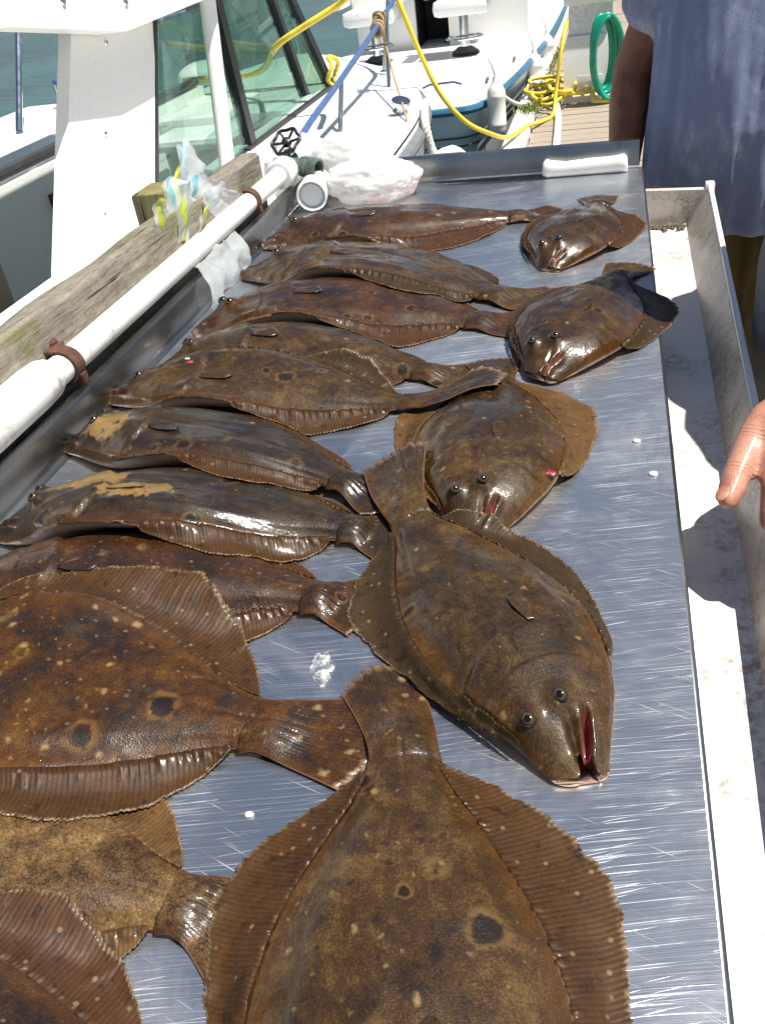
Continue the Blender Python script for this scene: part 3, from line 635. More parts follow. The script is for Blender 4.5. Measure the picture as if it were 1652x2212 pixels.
    px, py, pnx, pny = at(sP); PX = px+pnx*lP; PY = py+pny*lP; PZ = samp(Hm, PX, PY)+.0010+.0015*vv[None, :]
    PZ = np.maximum(PZ, samp(blur(Hm, .004), PX, PY)+.0008)
    fu = np.zeros((n1_, n2_, 3)); fu[..., 0] = sP+seed; fu[..., 1] = lP; fu[..., 2] = seed*.37+.4
    mk = np.zeros((n1_, n2_, 4)); mk[..., 2] = .3; mk[..., 3] = 1
    o = mobj('pectoral_fin', np.stack([PX, PY, PZ], -1).reshape(-1, 3), [(i*n2_+j, (i+1)*n2_+j, (i+1)*n2_+j+1, i*n2_+j+1) for i in range(n1_-1) for j in range(n2_-1)], mat, root, True, {'fuv': fu.reshape(-1, 3), 'msk': mk.reshape(-1, 4)})
    sm = o.modifiers.new('solid', 'SOLIDIFY'); sm.thickness = .0006; sm.offset = -1
    for (ws_, wl_, wr_, wm_) in wounds:
        ex, ey, enx, eny = at(ws_*SL); ex = ex+enx*wl_*SL; ey = ey+eny*wl_*SL; q = np.argmin((X-ex)**2+(Y-ey)**2); ez = Zt.ravel()[q]
        o = blob_mesh('wound', (float(ex), float(ey), float(ez)), (wr_*1.4, wr_, wr_*.45), wm_, .3, 1.6, ws_*31); o.parent = root
    if drops:
        dm_ = MB(); r_ = random.Random(int(seed*10))
        for k in range(drops):
            sd = r_.uniform(.62, .93) if k % 4 else r_.gauss(.82, .02); i = int(np.argmin(np.abs(sig-sd))); j = int(r_.choice([2, 3, 3, 4, 5, 6])); q = r_.uniform(.0006, .0014)*(1.6 if r_.random() < .12 else 1)
            dm_.sphere((X[i, j]+r_.gauss(0, .002), Y[i, j]+r_.gauss(0, .001), Zt[i, j]+q*.15), q, 8, 6, (1, 1, .8))
        o = dm_.build('water_drops', DROP, root); tag(o, kind='stuff')
    return root

OL = dict(mid=(.080, .047, .019), light=(.19, .13, .058))
RU = dict(mid=(.085, .040, .016), light=(.20, .12, .055))
flounder('pale sandy flounder with blurred dark mottling', [(-.580, .235), (-.373, .262), (-.244, .262), (-.195, .250)], mat=fish_mat('flounder_skin_k', 11.7, dark=(.045, .024, .010), mid=(.24, .155, .072), light=(.54, .40, .23), white=.4, ocelli=.15, rough=.3), fin=FIN_PALE, tailmat=FIN_PALE, seed=11.7)
flounder('brown flounder covered in many pale freckles', [(-.612, .525), (-.413, .559), (-.236, .556), (-.193, .553)], mat=fish_mat('flounder_skin_i', 9.9, white=.85, ocelli=.1, wsc=32, wr=.30, **RU), fin=FIN_RED, seed=9.9, bv=.9, fv=.8, fd=.3, T=.046, fvs=0.6, fds=0.8, drops=26)
flounder('large chestnut flounder with white freckles and wide rayed fins', [(-.640, .365), (-.465, .408), (-.238, .408), (-.155, .402)], mat=fish_mat('flounder_skin_l', 12.9, white=.9, ocelli=.5, wsc=52, wr=.24, mid=(.100, .046, .014), light=(.21, .125, .048)), fin=FIN, seed=12.9, fd=1.25, fv=.9, bw=1.05, T=.040, drops=14)
flounder('dark flounder with torn tan patches of skin behind its head', [(-.623, .644), (-.423, .668), (-.227, .659), (-.190, .656)], mat=fish_mat('flounder_skin_j', 10.3, dark=(.018, .011, .006), mid=(.058, .038, .017), light=(.15, .105, .05), white=.15, ocelli=.4, patch=[(.105, .02, .045, .03), (.17, -.02, .05, .022)]), fin=FIN, seed=10.3, bv=0.86, fv=0.72, fd=.3, T=.048, fvs=0.55, fds=0.8, drops=22)
flounder('very dark flounder with scraped head next to steel lip', [(-.640, .827), (-.437, .794), (-.256, .738), (-.201, .712)], mat=fish_mat('flounder_skin_h', 8.8, dark=(.016, .009, .005), mid=(.055, .034, .015), light=(.15, .10, .05), white=.1, patch=[(.07, -.01, .04, .03)]), fin=FIN, seed=8.8, bv=0.78, fv=0.65, fd=.3, T=.046, fvs=0.6, fds=0.8, drops=6)
flounder('dark brown flounder tucked behind the one with bleeding gill', [(-.61, 1.022), (-.439, 1.066), (-.215, 1.002), (-.145, .992)], mat=fish_mat('flounder_skin_e', 5.5, tan=.1, white=.12, ocelli=.5), fin=(FIN_DARK, FIN_RED), seed=5.5, bv=.9, fv=.8, fd=.4, T=.044, fvs=0.65, fds=0.8, drops=14, bd=0.85)
flounder('flounder with gaping pale mouth and orange fringe fins, lying crosswise', [(-.114, .652), (-.118, .845), (-.129, .991), (-.139, 1.042)], mat=fish_mat('flounder_skin_f', 6.6, tan=.25, white=.4, ocelli=.3, rough=.2, **OL), fin=FIN_PALE, seed=6.6, gape=0.38, bw=1.15, fd=1.05, fv=1.15, T=.042, wounds=((.25, -.20, .0045, WOUND),))
flounder('flounder with a bleeding gill spot and its jaw jutting open', [(-.652, .952), (-.432, .945), (-.22, .918), (-.121, .953)], mat=fish_mat('flounder_skin_g', 7.7, tan=.3, white=.15, ocelli=.55, **OL), fin=(FIN_DARK, FIN), tailmat=FIN_PALE, seed=7.7, gape=.45, fin_lift=(.010, 0), fd=0.75, fv=0.7, T=0.04, tail_lift=.006, fvs=0.55, fds=0.62, drops=20, wounds=((.30, .02, .0042, WOUND), (.285, .035, .003, PALE)), bv=0.74, bd=0.62)
flounder('brown flounder with a wet red anal fin in the row of fish', [(-.612, 1.16), (-.415, 1.224), (-.163, 1.164), (-.101, 1.158)], mat=fish_mat('flounder_skin_d', 4.4, tan=.1, white=.1, **RU), fin=FIN_RED, seed=4.4, fv=.9, fd=.35, T=.045, fvs=0.6, fds=0.8, drops=60)
flounder('olive brown flounder, second in row after the one touching the plastic bag', [(-.613, 1.415), (-.394, 1.384), (-.15, 1.26), (-.074, 1.239)], mat=fish_mat('flounder_skin_c', 3.3, tan=.35, white=.2, **OL), fin=FIN_DARK, seed=3.3, fv=.8, fd=.4, T=.044, fvs=0.65, fds=0.7, drops=10)
flounder('reddish spotted flounder lying against the plastic bag, farthest of the row', [(-.632, 1.571), (-.384, 1.607), (-.155, 1.645), (-.076, 1.671)], mat=fish_mat('flounder_skin_a', 1.1, white=.7, ocelli=.35, wsc=36, wr=.28, **RU), fin=FIN_RED, seed=1.1, fv=.9, fd=.4, T=.046, fvs=0.5, fds=0.9, drops=8)
flounder('small dark flounder beside the knife with tail spread flat', [(-.088, 1.362), (-.043, 1.54), (-.014, 1.686), (-.015, 1.754)], mat=fish_mat('flounder_skin_b', 2.2, white=.15, ocelli=.2, rough=.16), seed=2.2, gape=0.05, bw=1.12, tail_w=1.1, fd=.8, T=.040)
flounder('glossy dark flounder with tail hanging over the trough', [(-.076, .976), (-.026, 1.151), (.021, 1.316), (.045, 1.374)], mat=fish_mat('flounder_skin_n', 14.2, white=.1, ocelli=.2, rough=.16), seed=14.2, gape=0.1, bw=1.12, fd=.75, fv=1.05, tail_w=1.1, T=.044, fin=FIN_DARK)
flounder('dark red finned flounder partly over the sandy mottled one', [(-.56, .118), (-.339, .140), (-.213, .150), (-.169, .147)], mat=fish_mat('flounder_skin_m', 13.4, white=.2, ocelli=.2, dark=(.02, .011, .007), mid=(.06, .032, .016), light=(.15, .10, .06)), fin=FIN_RED, seed=13.4)
flounder('biggest flounder with ringed black eyespots and broad orange fins', [(-.062, .030), (-.101, .255), (-.133, .399), (-.172, .475)], mat=fish_mat('flounder_skin_o', 15.8, tan=.2, white=.45, ocelli=.6, rough=.28), fin=FIN, seed=15.8, bw=1.12, T=.042, fd=1.0, fv=1.1, tail_w=0.78)
flounder('olive flounder with wide split pink mouth near bare table edge', [(-.008, .384), (-.084, .536), (-.181, .676), (-.220, .790)], mat=fish_mat('flounder_skin_p', 16.6, tan=.3, white=.25, ocelli=.5, rough=.26, **OL), fin=FIN_DARK, seed=16.6, gape=0.85, T=.042, fd=1.0, fv=.8, bw=1.0, tail_lift=.004)
# ------------------------------------------------------------------ timber rail, pipe, valve, bags on the left
rl = empty('timber_rail', (-.69, 1.0, 0)); tag(rl, 'weathered grey timber board on edge with green moss beside the steel table', 'timber rail')
def board(name, p0, p1, th, z0, z1, mat, parent, seed=0):
    d = Vector((p1[0]-p0[0], p1[1]-p0[1], 0)); L = d.length; d.normalize(); n = Vector((-d.y, d.x, 0)); rings = []; K = 60
    for i in range(K+1):
        t = i/K; c = Vector((p0[0], p0[1], 0))+d*L*t; j = lambda k, a=.0035: mnoise.noise((t*14+seed, k*3.1, seed))*a
        pr = [(0, z0), (0, z0*.5+z1*.5), (0, z1-.006), (.004, z1-.001), (th*.5, z1), (th-.006, z1-.002), (th, z1-.010), (th, z0)]
        rings.append([c+n*(a+j(k))+Vector((0, 0, b+j(k+20))) for k, (a, b) in enumerate(pr)])
    b = MB(); b.loft(rings); V = [Vector(v)-parent.location for v in b.V]; return auto(mobj(name, V, b.F, mat, parent), 50)
board('board', (-.697, -.4), (-.664, 1.705), .046, -.06, .143, MAT['timber'], rl, 2)
o = MB().sphere((0, 0, 0), .016, 10, 6, (.25, 1.3, 1)).build('knot', simple('dark_knot_wood', (.03, .022, .016), .9, 0, .4, 60, .6), rl); o.location = Vector((-.686, 1.12, .112))-rl.location
for y in (.15, .95, 1.62):
    b = MB().box((-.82, y-.045, -1.6), (-.752, y+.045, -.02), .006); o = auto(b.build('support_post', MAT['timber'], rl)); o.location = -rl.location
pp = tag(auto(MB().box((-.80, 1.415, -1.7), (-.738, 1.50, .150), .006).build('dock_post', MAT['mossy'])), 'mossy green post top behind the timber rail and plastic bag', 'post')
wp = empty('water_pipe', (-.66, .9, .078)); tag(wp, 'white plastic water pipe clamped along weathered timber rail', 'pipe')
def at_pipe(mbv, name, mat, par=wp, sm=35): 
    return auto(mobj(name, [Vector(v)-wp.location for v in mbv.V], mbv.F, mat, par), sm)
at_pipe(MB().lathe([(.0, 0), (.0180, 0), (.0180, .98), (0, .98)], (-.661, .855, .078), (.004, 1, -.001), 24), 'straight_pipe', MAT['pvc'])
at_pipe(MB().lathe([(0, 0), (.0275, 0), (.0275, .60), (.026, .625), (.023, .634), (0, .634)], (-.668, .225, .080), (.008, 1, 0), 24), 'bell_pipe', MAT['gel_dirty'])
at_pipe(MB().lathe([(0, 0), (.026, 0), (.0285, .004), (.0285, .05), (.026, .053), (0, .053)], (-.657, 1.775, .077), (.004, 1, 0), 24), 'coupling', MAT['pvc'])
for y in (.895, 1.60):
    b = MB(); cx = -.6605; c0 = .078
    pth = [(cx-.03, y, c0+.028), (cx-.012, y, c0+0.0198)]+[(cx+0.0198*math.cos(a), y, c0+0.0198*math.sin(a)) for a in np.linspace(R(80), R(-100), 12)]+[(cx-.03, y, c0-0.0198)]
    rings = [[Vector((p[0], p[1]-.010, p[2])), Vector((p[0], p[1]+.010, p[2])), Vector((p[0], p[1]+.010, p[2]))+Vector((p[0]-cx, 0, p[2]-c0)).normalized()*.003, Vector((p[0], p[1]-.010, p[2]))+Vector((p[0]-cx, 0, p[2]-c0)).normalized()*.003] for p in pth]
    b.loft(rings); b.box((cx-.034, y-.012, c0+.019), (cx-.006, y+.022, c0+.0235), .001); st = at_pipe(b, 'strap', MAT['rust'])
    bo = MB().lathe([(0, 0), (.009, 0), (.009, .003), (.006, .007), (0, .008)], (cx-.02, y+.013, c0+.0235), (0, 0, 1), 10); o = at_pipe(bo, 'bolt', MAT['rust'], st); o.parent = st
    bo2 = MB().box((cx+.016, y-.005, c0-.024), (cx+.023, y+.007, c0-.011), .002); o = at_pipe(bo2, 'bolt_nut', MAT['rust'], st); o.parent = st
gv = empty('gate_valve', (-.652, 1.85, .078)); tag(gv, 'green corroded bronze gate valve with black handwheel at pipe end', 'valve')
def gvp(m_, name, mat, par=gv): return auto(mobj(name, [Vector(v)-gv.location for v in m_.V], m_.F, mat, par), 40)
c = Vector((-.650, 1.853, .079))
b = MB().lathe([(0, -.028), (.020, -.028), (.023, -.024), (.023, -.012), (.018, -.008), (.021, 0), (.018, .008), (.012, .014), (0, .016)], c, (.004, 1, 0), 16)
b.lathe([(0, 0), (.017, 0), (.017, .018), (.013, .024), (.010, .034), (0, .034)], c, (-.12, .1, 1), 16)
gvp(b, 'valve_body', MAT['bronze'])
ax = Vector((.93, -.36, -.06)).normalized()
gvp(MB().lathe([(0, .004), (.014, .006), (.014, .024), (.020, .026), (.021, .036), (.0185, .037), (.0205, .040), (.0205, .046), (.0185, .047), (.0205, .050), (.0205, .057), (.0185, .058), (.0200, .060), (.0195, .070), (.0150, .071), (.0145, .050), (0, .050)], c, ax, 20), 'threaded_outlet', MAT['bronze'])
wc = c+Vector((-.12, .1, 1)).normalized()*.046; wax = Vector((-.10, -.62, .78)).normalized(); u = wax.cross(Vector((0, 1, 0))).normalized(); v_ = wax.cross(u)
ringp = []
for k in range(49):
    a = 2*math.pi*k/48; rr = .0305+.0022*math.cos(6*a); ringp.append(wc+(u*math.cos(a)+v_*math.sin(a))*rr+wax*.004)
b = MB().tube(ringp, .0035, 8, False)
for k in range(6):
    a = 2*math.pi*k/6; b.tube([wc+(u*math.cos(a)+v_*math.sin(a))*.006, wc+(u*math.cos(a)+v_*math.sin(a))*.031+wax*.004], .0028, 6)
b.lathe([(0, -.004), (.010, -.004), (.010, .006), (.004, .010), (0, .010)], wc, wax, 12)
gvp(b, 'handwheel', MAT['black'])

def sheet(name, P, n, m_, mat, parent=None, amp=.006, sc=30, seed=1):
    # P(u,v) -> point
    V = []; fu = []
    for i in range(n):
        for j in range(m_):
            uu, vv_ = i/(n-1), j/(m_-1); p = Vector(P(uu, vv_)); q = p*sc+Vector((seed, seed*2, 0))
            p += (mnoise.noise_vector(q)+mnoise.noise_vector(q*2.1)*.5+mnoise.noise_vector(q*4.7)*.25)*amp*(.25+.75*abs(vv_-.45)*2); V.append(p); fu.append((uu, vv_, 0))
    F = [(i*m_+j, (i+1)*m_+j, (i+1)*m_+j+1, i*m_+j+1) for i in range(n-1) for j in range(m_-1)]
    return mobj(name, V, F, mat, parent, True, {'fuv': fu})
bg1 = empty('plastic_bag', (-.684, 1.38, .08)); tag(bg1, 'crumpled clear plastic bag with yellow stripe tucked behind white pipe', 'plastic bag')
def shp(y0, y1, ytop0, ytop1, zt0, zt1, xo):
    def P(u_, v):
        yb = y0+(y1-y0)*u_; yt = ytop0+(ytop1-ytop0)*u_; zt = zt0+(zt1-zt0)*math.sin(u_*2.6+.3)
        t = v; y = yb*(1-t)+yt*t; z = .062+(zt-.062)*t; x = -.686+xo*math.sin(t*1.4)+.008*math.sin(u_*9)*t
        return (x, y, z)
    return P
for k, a in enumerate([(1.26, 1.40, 1.24, 1.40, .155, .195, .012), (1.32, 1.46, 1.38, 1.49, .15, .225, -.004), (1.28, 1.45, 1.30, 1.50, .13, .175, .024), (1.34, 1.47, 1.36, 1.52, .10, .15, .030)]):
    o = sheet('bag_film', shp(*a), 34, 30, MAT['bag'], bg1, .013, 20, k+1); o.location = -bg1.location
o = sheet('bag_film', lambda u_, v: (-.650+.030*math.sin(v*2.2), 1.28+.19*u_-.01*v, .066-.062*v), 34, 24, MAT['bag_plain'], bg1, .010, 24, 9); o.location = -bg1.location
ct = empty('white_container', (-.60, 1.80, 0)); tag(ct, 'small white plastic tub lying on its side below the gate valve', 'tub')
axc = Vector((-.10, 1, .06)).normalized(); base = Vector((-.592, 1.772, .034))
b = MB().lathe([(.0005, .010), (.026, .010), (.0275, .002), (.030, 0), (.0325, .002), (.0325, .010), (.031, .012), (.0315, .085), (.029, .09), (0, .09)], base, axc, 28); b.V = [Vector(v)-ct.location for v in b.V]; auto(b.build('tub', MAT['gel'], ct), 40)
b = MB().lathe([(0, .006), (.022, .006), (.023, .008), (0, .0095)], base, axc, 24); b.V = [Vector(v)-ct.location for v in b.V]; auto(b.build('base_recess', MAT['pvc'], ct), 40)
def blob(name, c, sc, mat, amp, fr, seed, label=None, cat=None, sub=5, zmin=.0015):
    bm = bmesh.new(); bmesh.ops.create_icosphere(bm, subdivisions=sub, radius=1)
    for v in bm.verts:
        p = v.co.copy(); q = p*fr+Vector((seed, 0, seed)); f = 1+amp*(mnoise.noise(q)+.6*abs(mnoise.noise(q*2.2))+.35*abs(mnoise.noise(q*4.7)))
        v.co = Vector((p.x*sc[0]*f, p.y*sc[1]*f, p.z*sc[2]*f))+Vector(c)
        if v.co.z < zmin: v.co.z = zmin+.0005*mnoise.noise(p*9)
    me = bpy.data.meshes.new(name); bm.to_mesh(me); bm.free(); me.shade_smooth(); me.materials.append(mat); o = bpy.data.objects.new(name, me); col.objects.link(o)
    if label: tag(o, label, cat)
    return o
blob('fillet_bag', (-.475, 1.845, .038), (.10, .060, .046), MAT['bag2'], .20, 1.4, 3, 'clear plastic bag of pinkish white fillets in the back corner of table', 'plastic bag')
blob('white_plastic_bag', (-.545, 1.905, .062), (.075, .035, .055), MAT['bag2'], .22, 1.4, 8, 'white bunched plastic bag against back lip behind the tub', 'plastic bag')
blob('printed_bag', (-.70, 2.02, .02), (.075, .05, .085), m_plastic('white_printed_plastic', (.88, .9, .9), opac=.85), .3, 1.9, 5, 'white plastic bag hanging off the far end of the pipe', 'plastic bag', zmin=-.2)
# knife
kn = empty('fillet_knife', (-.05, 1.905, .004)); tag(kn, 'fillet knife with white handle lying against the back lip', 'knife')
hp = [(-.128, .013, .011), (-.120, .016, .014), (-.110, .0135, .0125), (-.08, .012, .011), (-.03, .0135, .012), (.005, .0125, .012), (.024, .014, .0125), (.036, .0155, .013), (.041, .012, .011), (.043, .005, .005)]
rings = []
for (x, wy, hz) in hp:
    yc = 1.916+.03*(x+.05)
    rings.append([Vector((x, yc+math.cos(a)*wy*(.8 if math.cos(a) < 0 else 1.1), .0005+(hz+math.sin(a)*hz)*1.35)) for a in np.linspace(0, 2*math.pi, 20, endpoint=False)])
b = MB(); b.loft(rings); b.V = [Vector(v)-kn.location for v in b.V]; b.build('handle', simple('white_nylon', (.80, .79, .74), .4, 0, .05, 60, .1), kn)
b = MB(); Lb = 28; rings = []
for i in range(Lb):
    t = i/(Lb-1); x = -.122-.235*t; w_ = .011*(1-t**3)*1+.0006; yc = 1.912+.004*t
    rings.append([Vector((x, yc-w_, .0045)), Vector((x, yc, .0058)), Vector((x, yc+w_, .0062)), Vector((x, yc+w_, .0050)), Vector((x, yc, .0046))])
b.loft(rings); b.V = [Vector(v)-kn.location for v in b.V]; b.build('blade', simple('dark_steel_blade', (.09, .095, .10), .25, 1, .1, 30, .05), kn)
# loose bits on the table
smear = NT('milky_slime'); nn = smear.noise(smear.obj(), 90, 5, .7); tr0 = smear.n('BsdfTransparent')
smear_m = smear.done(smear.mixsh(smear.math('MULTIPLY', smear.smooth(nn, .42, .66), .6), tr0.outputs[0], smear.bsdf((.80, .79, .72), .35, 0, .5, smear.bump(nn, .4, .002), .4)))
def puddle(c, rx, ry, rot, seed, label):
    n = 40; V = [(0, 0, .0018)]; 
    for ring, f in ((.5, .0016), (.8, .0014), (1.0, .0006)):
        for k in range(n):
            a = 2*math.pi*k/n; r = 1+.55*mnoise.noise((math.cos(a)*1.6+seed, math.sin(a)*1.6, seed))+.25*mnoise.noise((math.cos(a)*5+seed, math.sin(a)*5, 1))
            V.append((math.cos(a)*rx*r*ring, math.sin(a)*ry*r*ring, f))
    F = [(0, 1+k, 1+(k+1) % n) for k in range(n)]
    for q in range(2): F += [(1+q*n+k, 1+(q+1)*n+k, 1+(q+1)*n+(k+1) % n, 1+q*n+(k+1) % n) for k in range(n)]
    o = tag(mobj('slime_smear', V, F, smear_m), label, 'slime'); o.location = (c[0], c[1], .0008); o.rotation_euler = (0, 0, rot); return o
SL_ = 'milky slime smear on bare steel '
puddle((-.206, .392), .030, .014, -.2, 3, SL_+'under the chestnut flounder tail'); puddle((-.216, .474), .010, .016, .3, 5, SL_+'above the biggest flounder tail')
bitm = simple('pale_fish_scrap', (.72, .70, .64), .4, 0, .15, 200, .3)
for k, (x, y, r) in enumerate([(.038, .838, .0032), (.053, .773, .0034), (-.23, .334, .0024)]):
    o = blob('fish_scrap', (x, y, r*.4), (r*1.3, r, r*.6), bitm, .25, 1.5, k+20, sub=2, zmin=.0004)
    tag(o, ('pale fish scrap on steel just beside the gaping orange finned flounder', 'round pale fish scrap on steel between trough edge and olive flounder', 'pale fish scrap on steel between chestnut and sandy flounder tails')[k], 'fish scrap', 'fish scraps on the steel')
# ------------------------------------------------------------------ boat moored on the left
bt = empty('cabin_boat', (-2.2, 4, -1.4)); tag(bt, 'white cabin boat with tinted windscreen and blue bow rail moored beside table', 'boat')
def bp(m_, name, mat, par=bt, sm=35, smooth=True):
    V = [Vector(v)-bt.location for v in m_.V]
    o = mobj(name, V, m_.F, mat, par, smooth); return auto(o, sm) if smooth else o
star = spline([(-1.02, .0), (-.97, 1.5), (-.93, 2.8), (-.915, 4.0), (-.95, 4.85), (-1.09, 5.55), (-1.38, 6.3), (-1.75, 6.85), (-2.2, 7.1)], 60)
outl = [tuple(p) for p in star]+[(-4.4-p[0], p[1]) for p in star[::-1][1:]]
ZD = -.40
hull = MB(); rings = []
for (f, z, off) in ((1.0, ZD, 0), (1.01, ZD-.06, 0), (.99, -.62, 0), (.95, -1.0, 0), (.88, -1.35, 0), (.80, -1.7, 0)):
    rings.append([Vector((-2.2+(x+2.2)*f, 3+(y-3)*(1-(1-f)*.7), z)) for x, y in outl])
hull.loft(rings, cap=False, closed=True); bp(hull, 'hull', MAT['gel'])
rub = MB(); rub.tube([(x*1.0+(.012 if x > -2.2 else -.012), y, ZD-.05) for x, y in outl], .035, 10); bp(rub, 'rub_rail', MAT['grey_rubber'])
deck = MB(); N = len(star)
XI = -1.74
rows = []
for x, y in star:
    r = []
    for t in np.linspace(0, 1, 9):
        xi = XI if y < 5.93 else -2.2
        xx = x+(xi-x)*t; zc = ZD+.012+.11*math.sin(min(1, t)*math.pi/2)*min(1, abs(xi-x)/.5)*sstep(np.array(y), 5.9, 6.4); r.append(Vector((xx, y, zc)))
    rows.append(r)
deck.loft(rows, closed=False, cap=False); deck.loft([[Vector((-4.4-v.x, v.y, v.z)) for v in r] for r in rows], closed=False, cap=False); bp(deck, 'deck', MAT['gel'])
ins = MB(); ins.box((-1.80, .0, -1.05), (-1.735, 5.93, -.37)); ins.box((-2.665, .0, -1.05), (-2.60, 5.93, -.30)); ins.box((-2.66, 5.60, -1.05), (-1.74, 5.95, -.36)); bp(ins, 'cabin_liner', MAT['gel'], smooth=False)
bp(MB().box((-2.66, .0, -1.12), (-1.74, 5.9, -1.06)), 'cockpit_floor', simple('cockpit_sole', (.5, .5, .47), .6), smooth=False)
bp(MB().box((-2.60, 5.15, -.50), (-1.80, 5.62, -.36), .03), 'dashboard', MAT['gel'])
bp(MB().box((-2.52, 4.75, -.47), (-2.02, 5.15, -.40), .04), 'console_top', MAT['gel'])
bp(MB().box((-3.46, .2, -.27), (-2.90, 5.2, -.215), .02), 'port_gunwale', MAT['gel'])
bp(MB().tube([(-2.64, .2, -.245), (-2.64, 3.0, -.255), (-2.64, 5.9, -.27)], .028, 8), 'port_trim', MAT['rubber'])
bp(MB().box((-2.60, 4.62, -1.06), (-2.57, 4.82, -.42), .004), 'wood_post', MAT['brown_wood'])
bp(MB().box((-2.60, 3.84, -1.06), (-2.57, 4.00, -.42), .004), 'wood_post', MAT['brown_wood'])
st = bp(MB().box((-2.50, 2.0, -.78), (-2.10, 2.5, -.66), .04), 'seat', MAT['tan']); bp(MB().box((-2.56, 2.80, -.72), (-2.40, 3.10, -.25), .05), 'seat_back', MAT['tan'])
bp(MB().tube([(-2.3, 2.25, -1.06), (-2.3, 2.25, -.78)], .03, 10), 'seat_post', MAT['chrome'])
# pillar, roof, pole
def prism(P, x0, x1, bev=0):
    m_ = MB(); n = len(P); m_.add([(x0, y, z) for y, z in P]+[(x1, y, z) for y, z in P], [tuple(range(n)), tuple(range(2*n-1, n-1, -1))]+[(k, n+k, n+(k+1) % n, (k+1) % n) for k in range(n)]); return m_
pl = bp(prism([(2.30, -.42), (3.03, -.42), (3.045, -.28), (3.40, .27), (3.42, .42), (2.74, .42), (2.80, .31), (2.35, -.30)], -1.67, -1.625), 'cabin_pillar', MAT['gel'], sm=20)
for (y, z) in ((3.0, .253), (2.83, .005), (2.68, -.218)): bp(MB().lathe([(0, -.004), (.010, -.003), (.008, .004), (0, .006)], (-1.625, y, z), (1, 0, 0), 10), 'screw', MAT['chrome'], pl).parent = pl
rf = bp(prism([(0.2, .40), (2.32, .372), (2.95, .282), (3.02, .283), (3.672, .303), (4.3, .34), (4.5, .42), (4.5, .50), (.2, .58)], -1.62, -1.52), 'roof_fascia', MAT['gel'], sm=20)
bp(MB().box((-2.25, .2, .46), (-1.60, 4.5, .52), .02), 'roof', MAT['gel'])  # roof cut narrow to let sky light into the cockpit
for (y, z) in ((2.62, .40), (3.0, .36)): bp(MB().lathe([(0, -.004), (.012, -.003), (.010, .004), (0, .006)], (-1.519, y, z), (1, 0, 0), 10), 'screw', MAT['chrome'], rf).parent = rf
bp(MB().tube([(-1.60, 3.70, -.40), (-1.60, 3.90, .38)], .034, 14), 'roof_post', MAT['gel'])
A0, A1, B0, B1, C0, C1 = [Vector(q) for q in ((-1.735, 4.37, -.39), (-1.80, 4.43, .36), (-1.735, 5.38, -.34), (-1.87, 5.45, .20), (-1.735, 5.93, -.385), (-1.93, 6.07, .06))]
S0, S1 = Vector((-1.70, 3.03, -.40)), Vector((-1.68, 3.40, .30))
B1 = B0+(Vector((-1.86, 5.425, .164))-B0)*1.3; C1 = C0+(Vector((-1.86, 5.855, .048))-C0)*1.45
def bar(p, q, w_, d, mat, name, par=bt):
    p, q = Vector(p), Vector(q); t = (q-p).normalized(); a = Vector((1, 0, 0)); a = (a-t*a.dot(t)).normalized(); b_ = t.cross(a); m_ = MB()
    m_.loft([[c+a*sx*d/2+b_*sy*w_/2 for sx, sy in ((-1, -1), (1, -1), (1, 1), (-1, 1))] for c in (p, q)]); return bp(m_, name, mat, par, smooth=False)
bar(A0, A0+(A1-A0)*1.1, .075, .05, MAT['black'], 'window_frame'); bar(B0, B1, .06, .05, MAT['black'], 'window_frame'); bar(C0, C1, .075, .05, MAT['black'], 'window_frame')
bar(A0+Vector((.01, -.1, -.01)), C0+Vector((.01, .03, -.01)), .05, .05, MAT['rubber'], 'window_sill'); bar(S0+Vector((0, .01, 0)), A0+Vector((0, 0, -.02)), .05, .04, MAT['rubber'], 'window_sill')
bar(S0+Vector((.03, .015, -.03)), S1+Vector((.05, .01, .0)), .02, .03, MAT['black'], 'window_frame')
bar(C0, (-2.66, 5.96, -.385), .05, .04, MAT['rubber'], 'window_sill'); bar(C1, Vector((-2.62, 6.0, .14)), .05, .04, MAT['black'], 'window_frame')
for q in ([S0, A0, A1, S1], [A0, B0, B1, A1], [B0, C0, C1, B1], [C0, Vector((-2.66, 5.96, -.385)), Vector((-2.62, 6.05, .14)), C1]):
    m_ = MB(); n = (q[1]-q[0]).cross(q[3]-q[0]).normalized()*.003; m_.add(q+[v+n for v in q], [(0, 1, 2, 3), (7, 6, 5, 4), (0, 4, 5, 1), (1, 5, 6, 2), (2, 6, 7, 3), (3, 7, 4, 0)]); bp(m_, 'window_pane', MAT['glass'], smooth=False)
# bow rail
rail = bp(MB().tube(spline([(-1.30, 3.70, -.36), (-1.30, 3.92, -.262), (-1.30, 4.67, -.166), (-1.30, 5.80, -.008), (-1.34, 6.2, .06), (-1.75, 6.7, .10), (-2.2, 6.85, .11), (-2.65, 6.7, .10), (-3.05, 6.2, .06), (-3.1, 5.0, -.08)], 60), .0155, 12), 'bow_rail', MAT['blue_tube'])
for p, q in (((-1.30, 4.49, -.41), (-1.30, 4.66, -.175)), ((-1.30, 5.71, -.40), (-1.30, 5.86, -.005)), ((-1.42, 6.15, -.36), (-1.35, 6.18, .05)), ((-3.1, 5.0, -.4), (-3.1, 5.0, -.09)), ((-2.2, 6.85, -.3), (-2.2, 6.85, .10))):
    bp(MB().tube([p, q], .0125, 12), 'rail_post', MAT['chrome']); bp(MB().lathe([(0, 0), (.03, 0), (.028, .008), (0, .01)], p, (0, 0, 1), 12), 'post_foot', MAT['chrome'])
b = MB().lathe([(0, -.01), (.04, -.01), (.04, .012), (.022, .03), (.022, .05), (.05, .055), (.05, .07), (0, .075)], (-1.06, 4.85, -.385), (.25, -.25, 1), 16); bp(b, 'bow_light', MAT['chrome'])
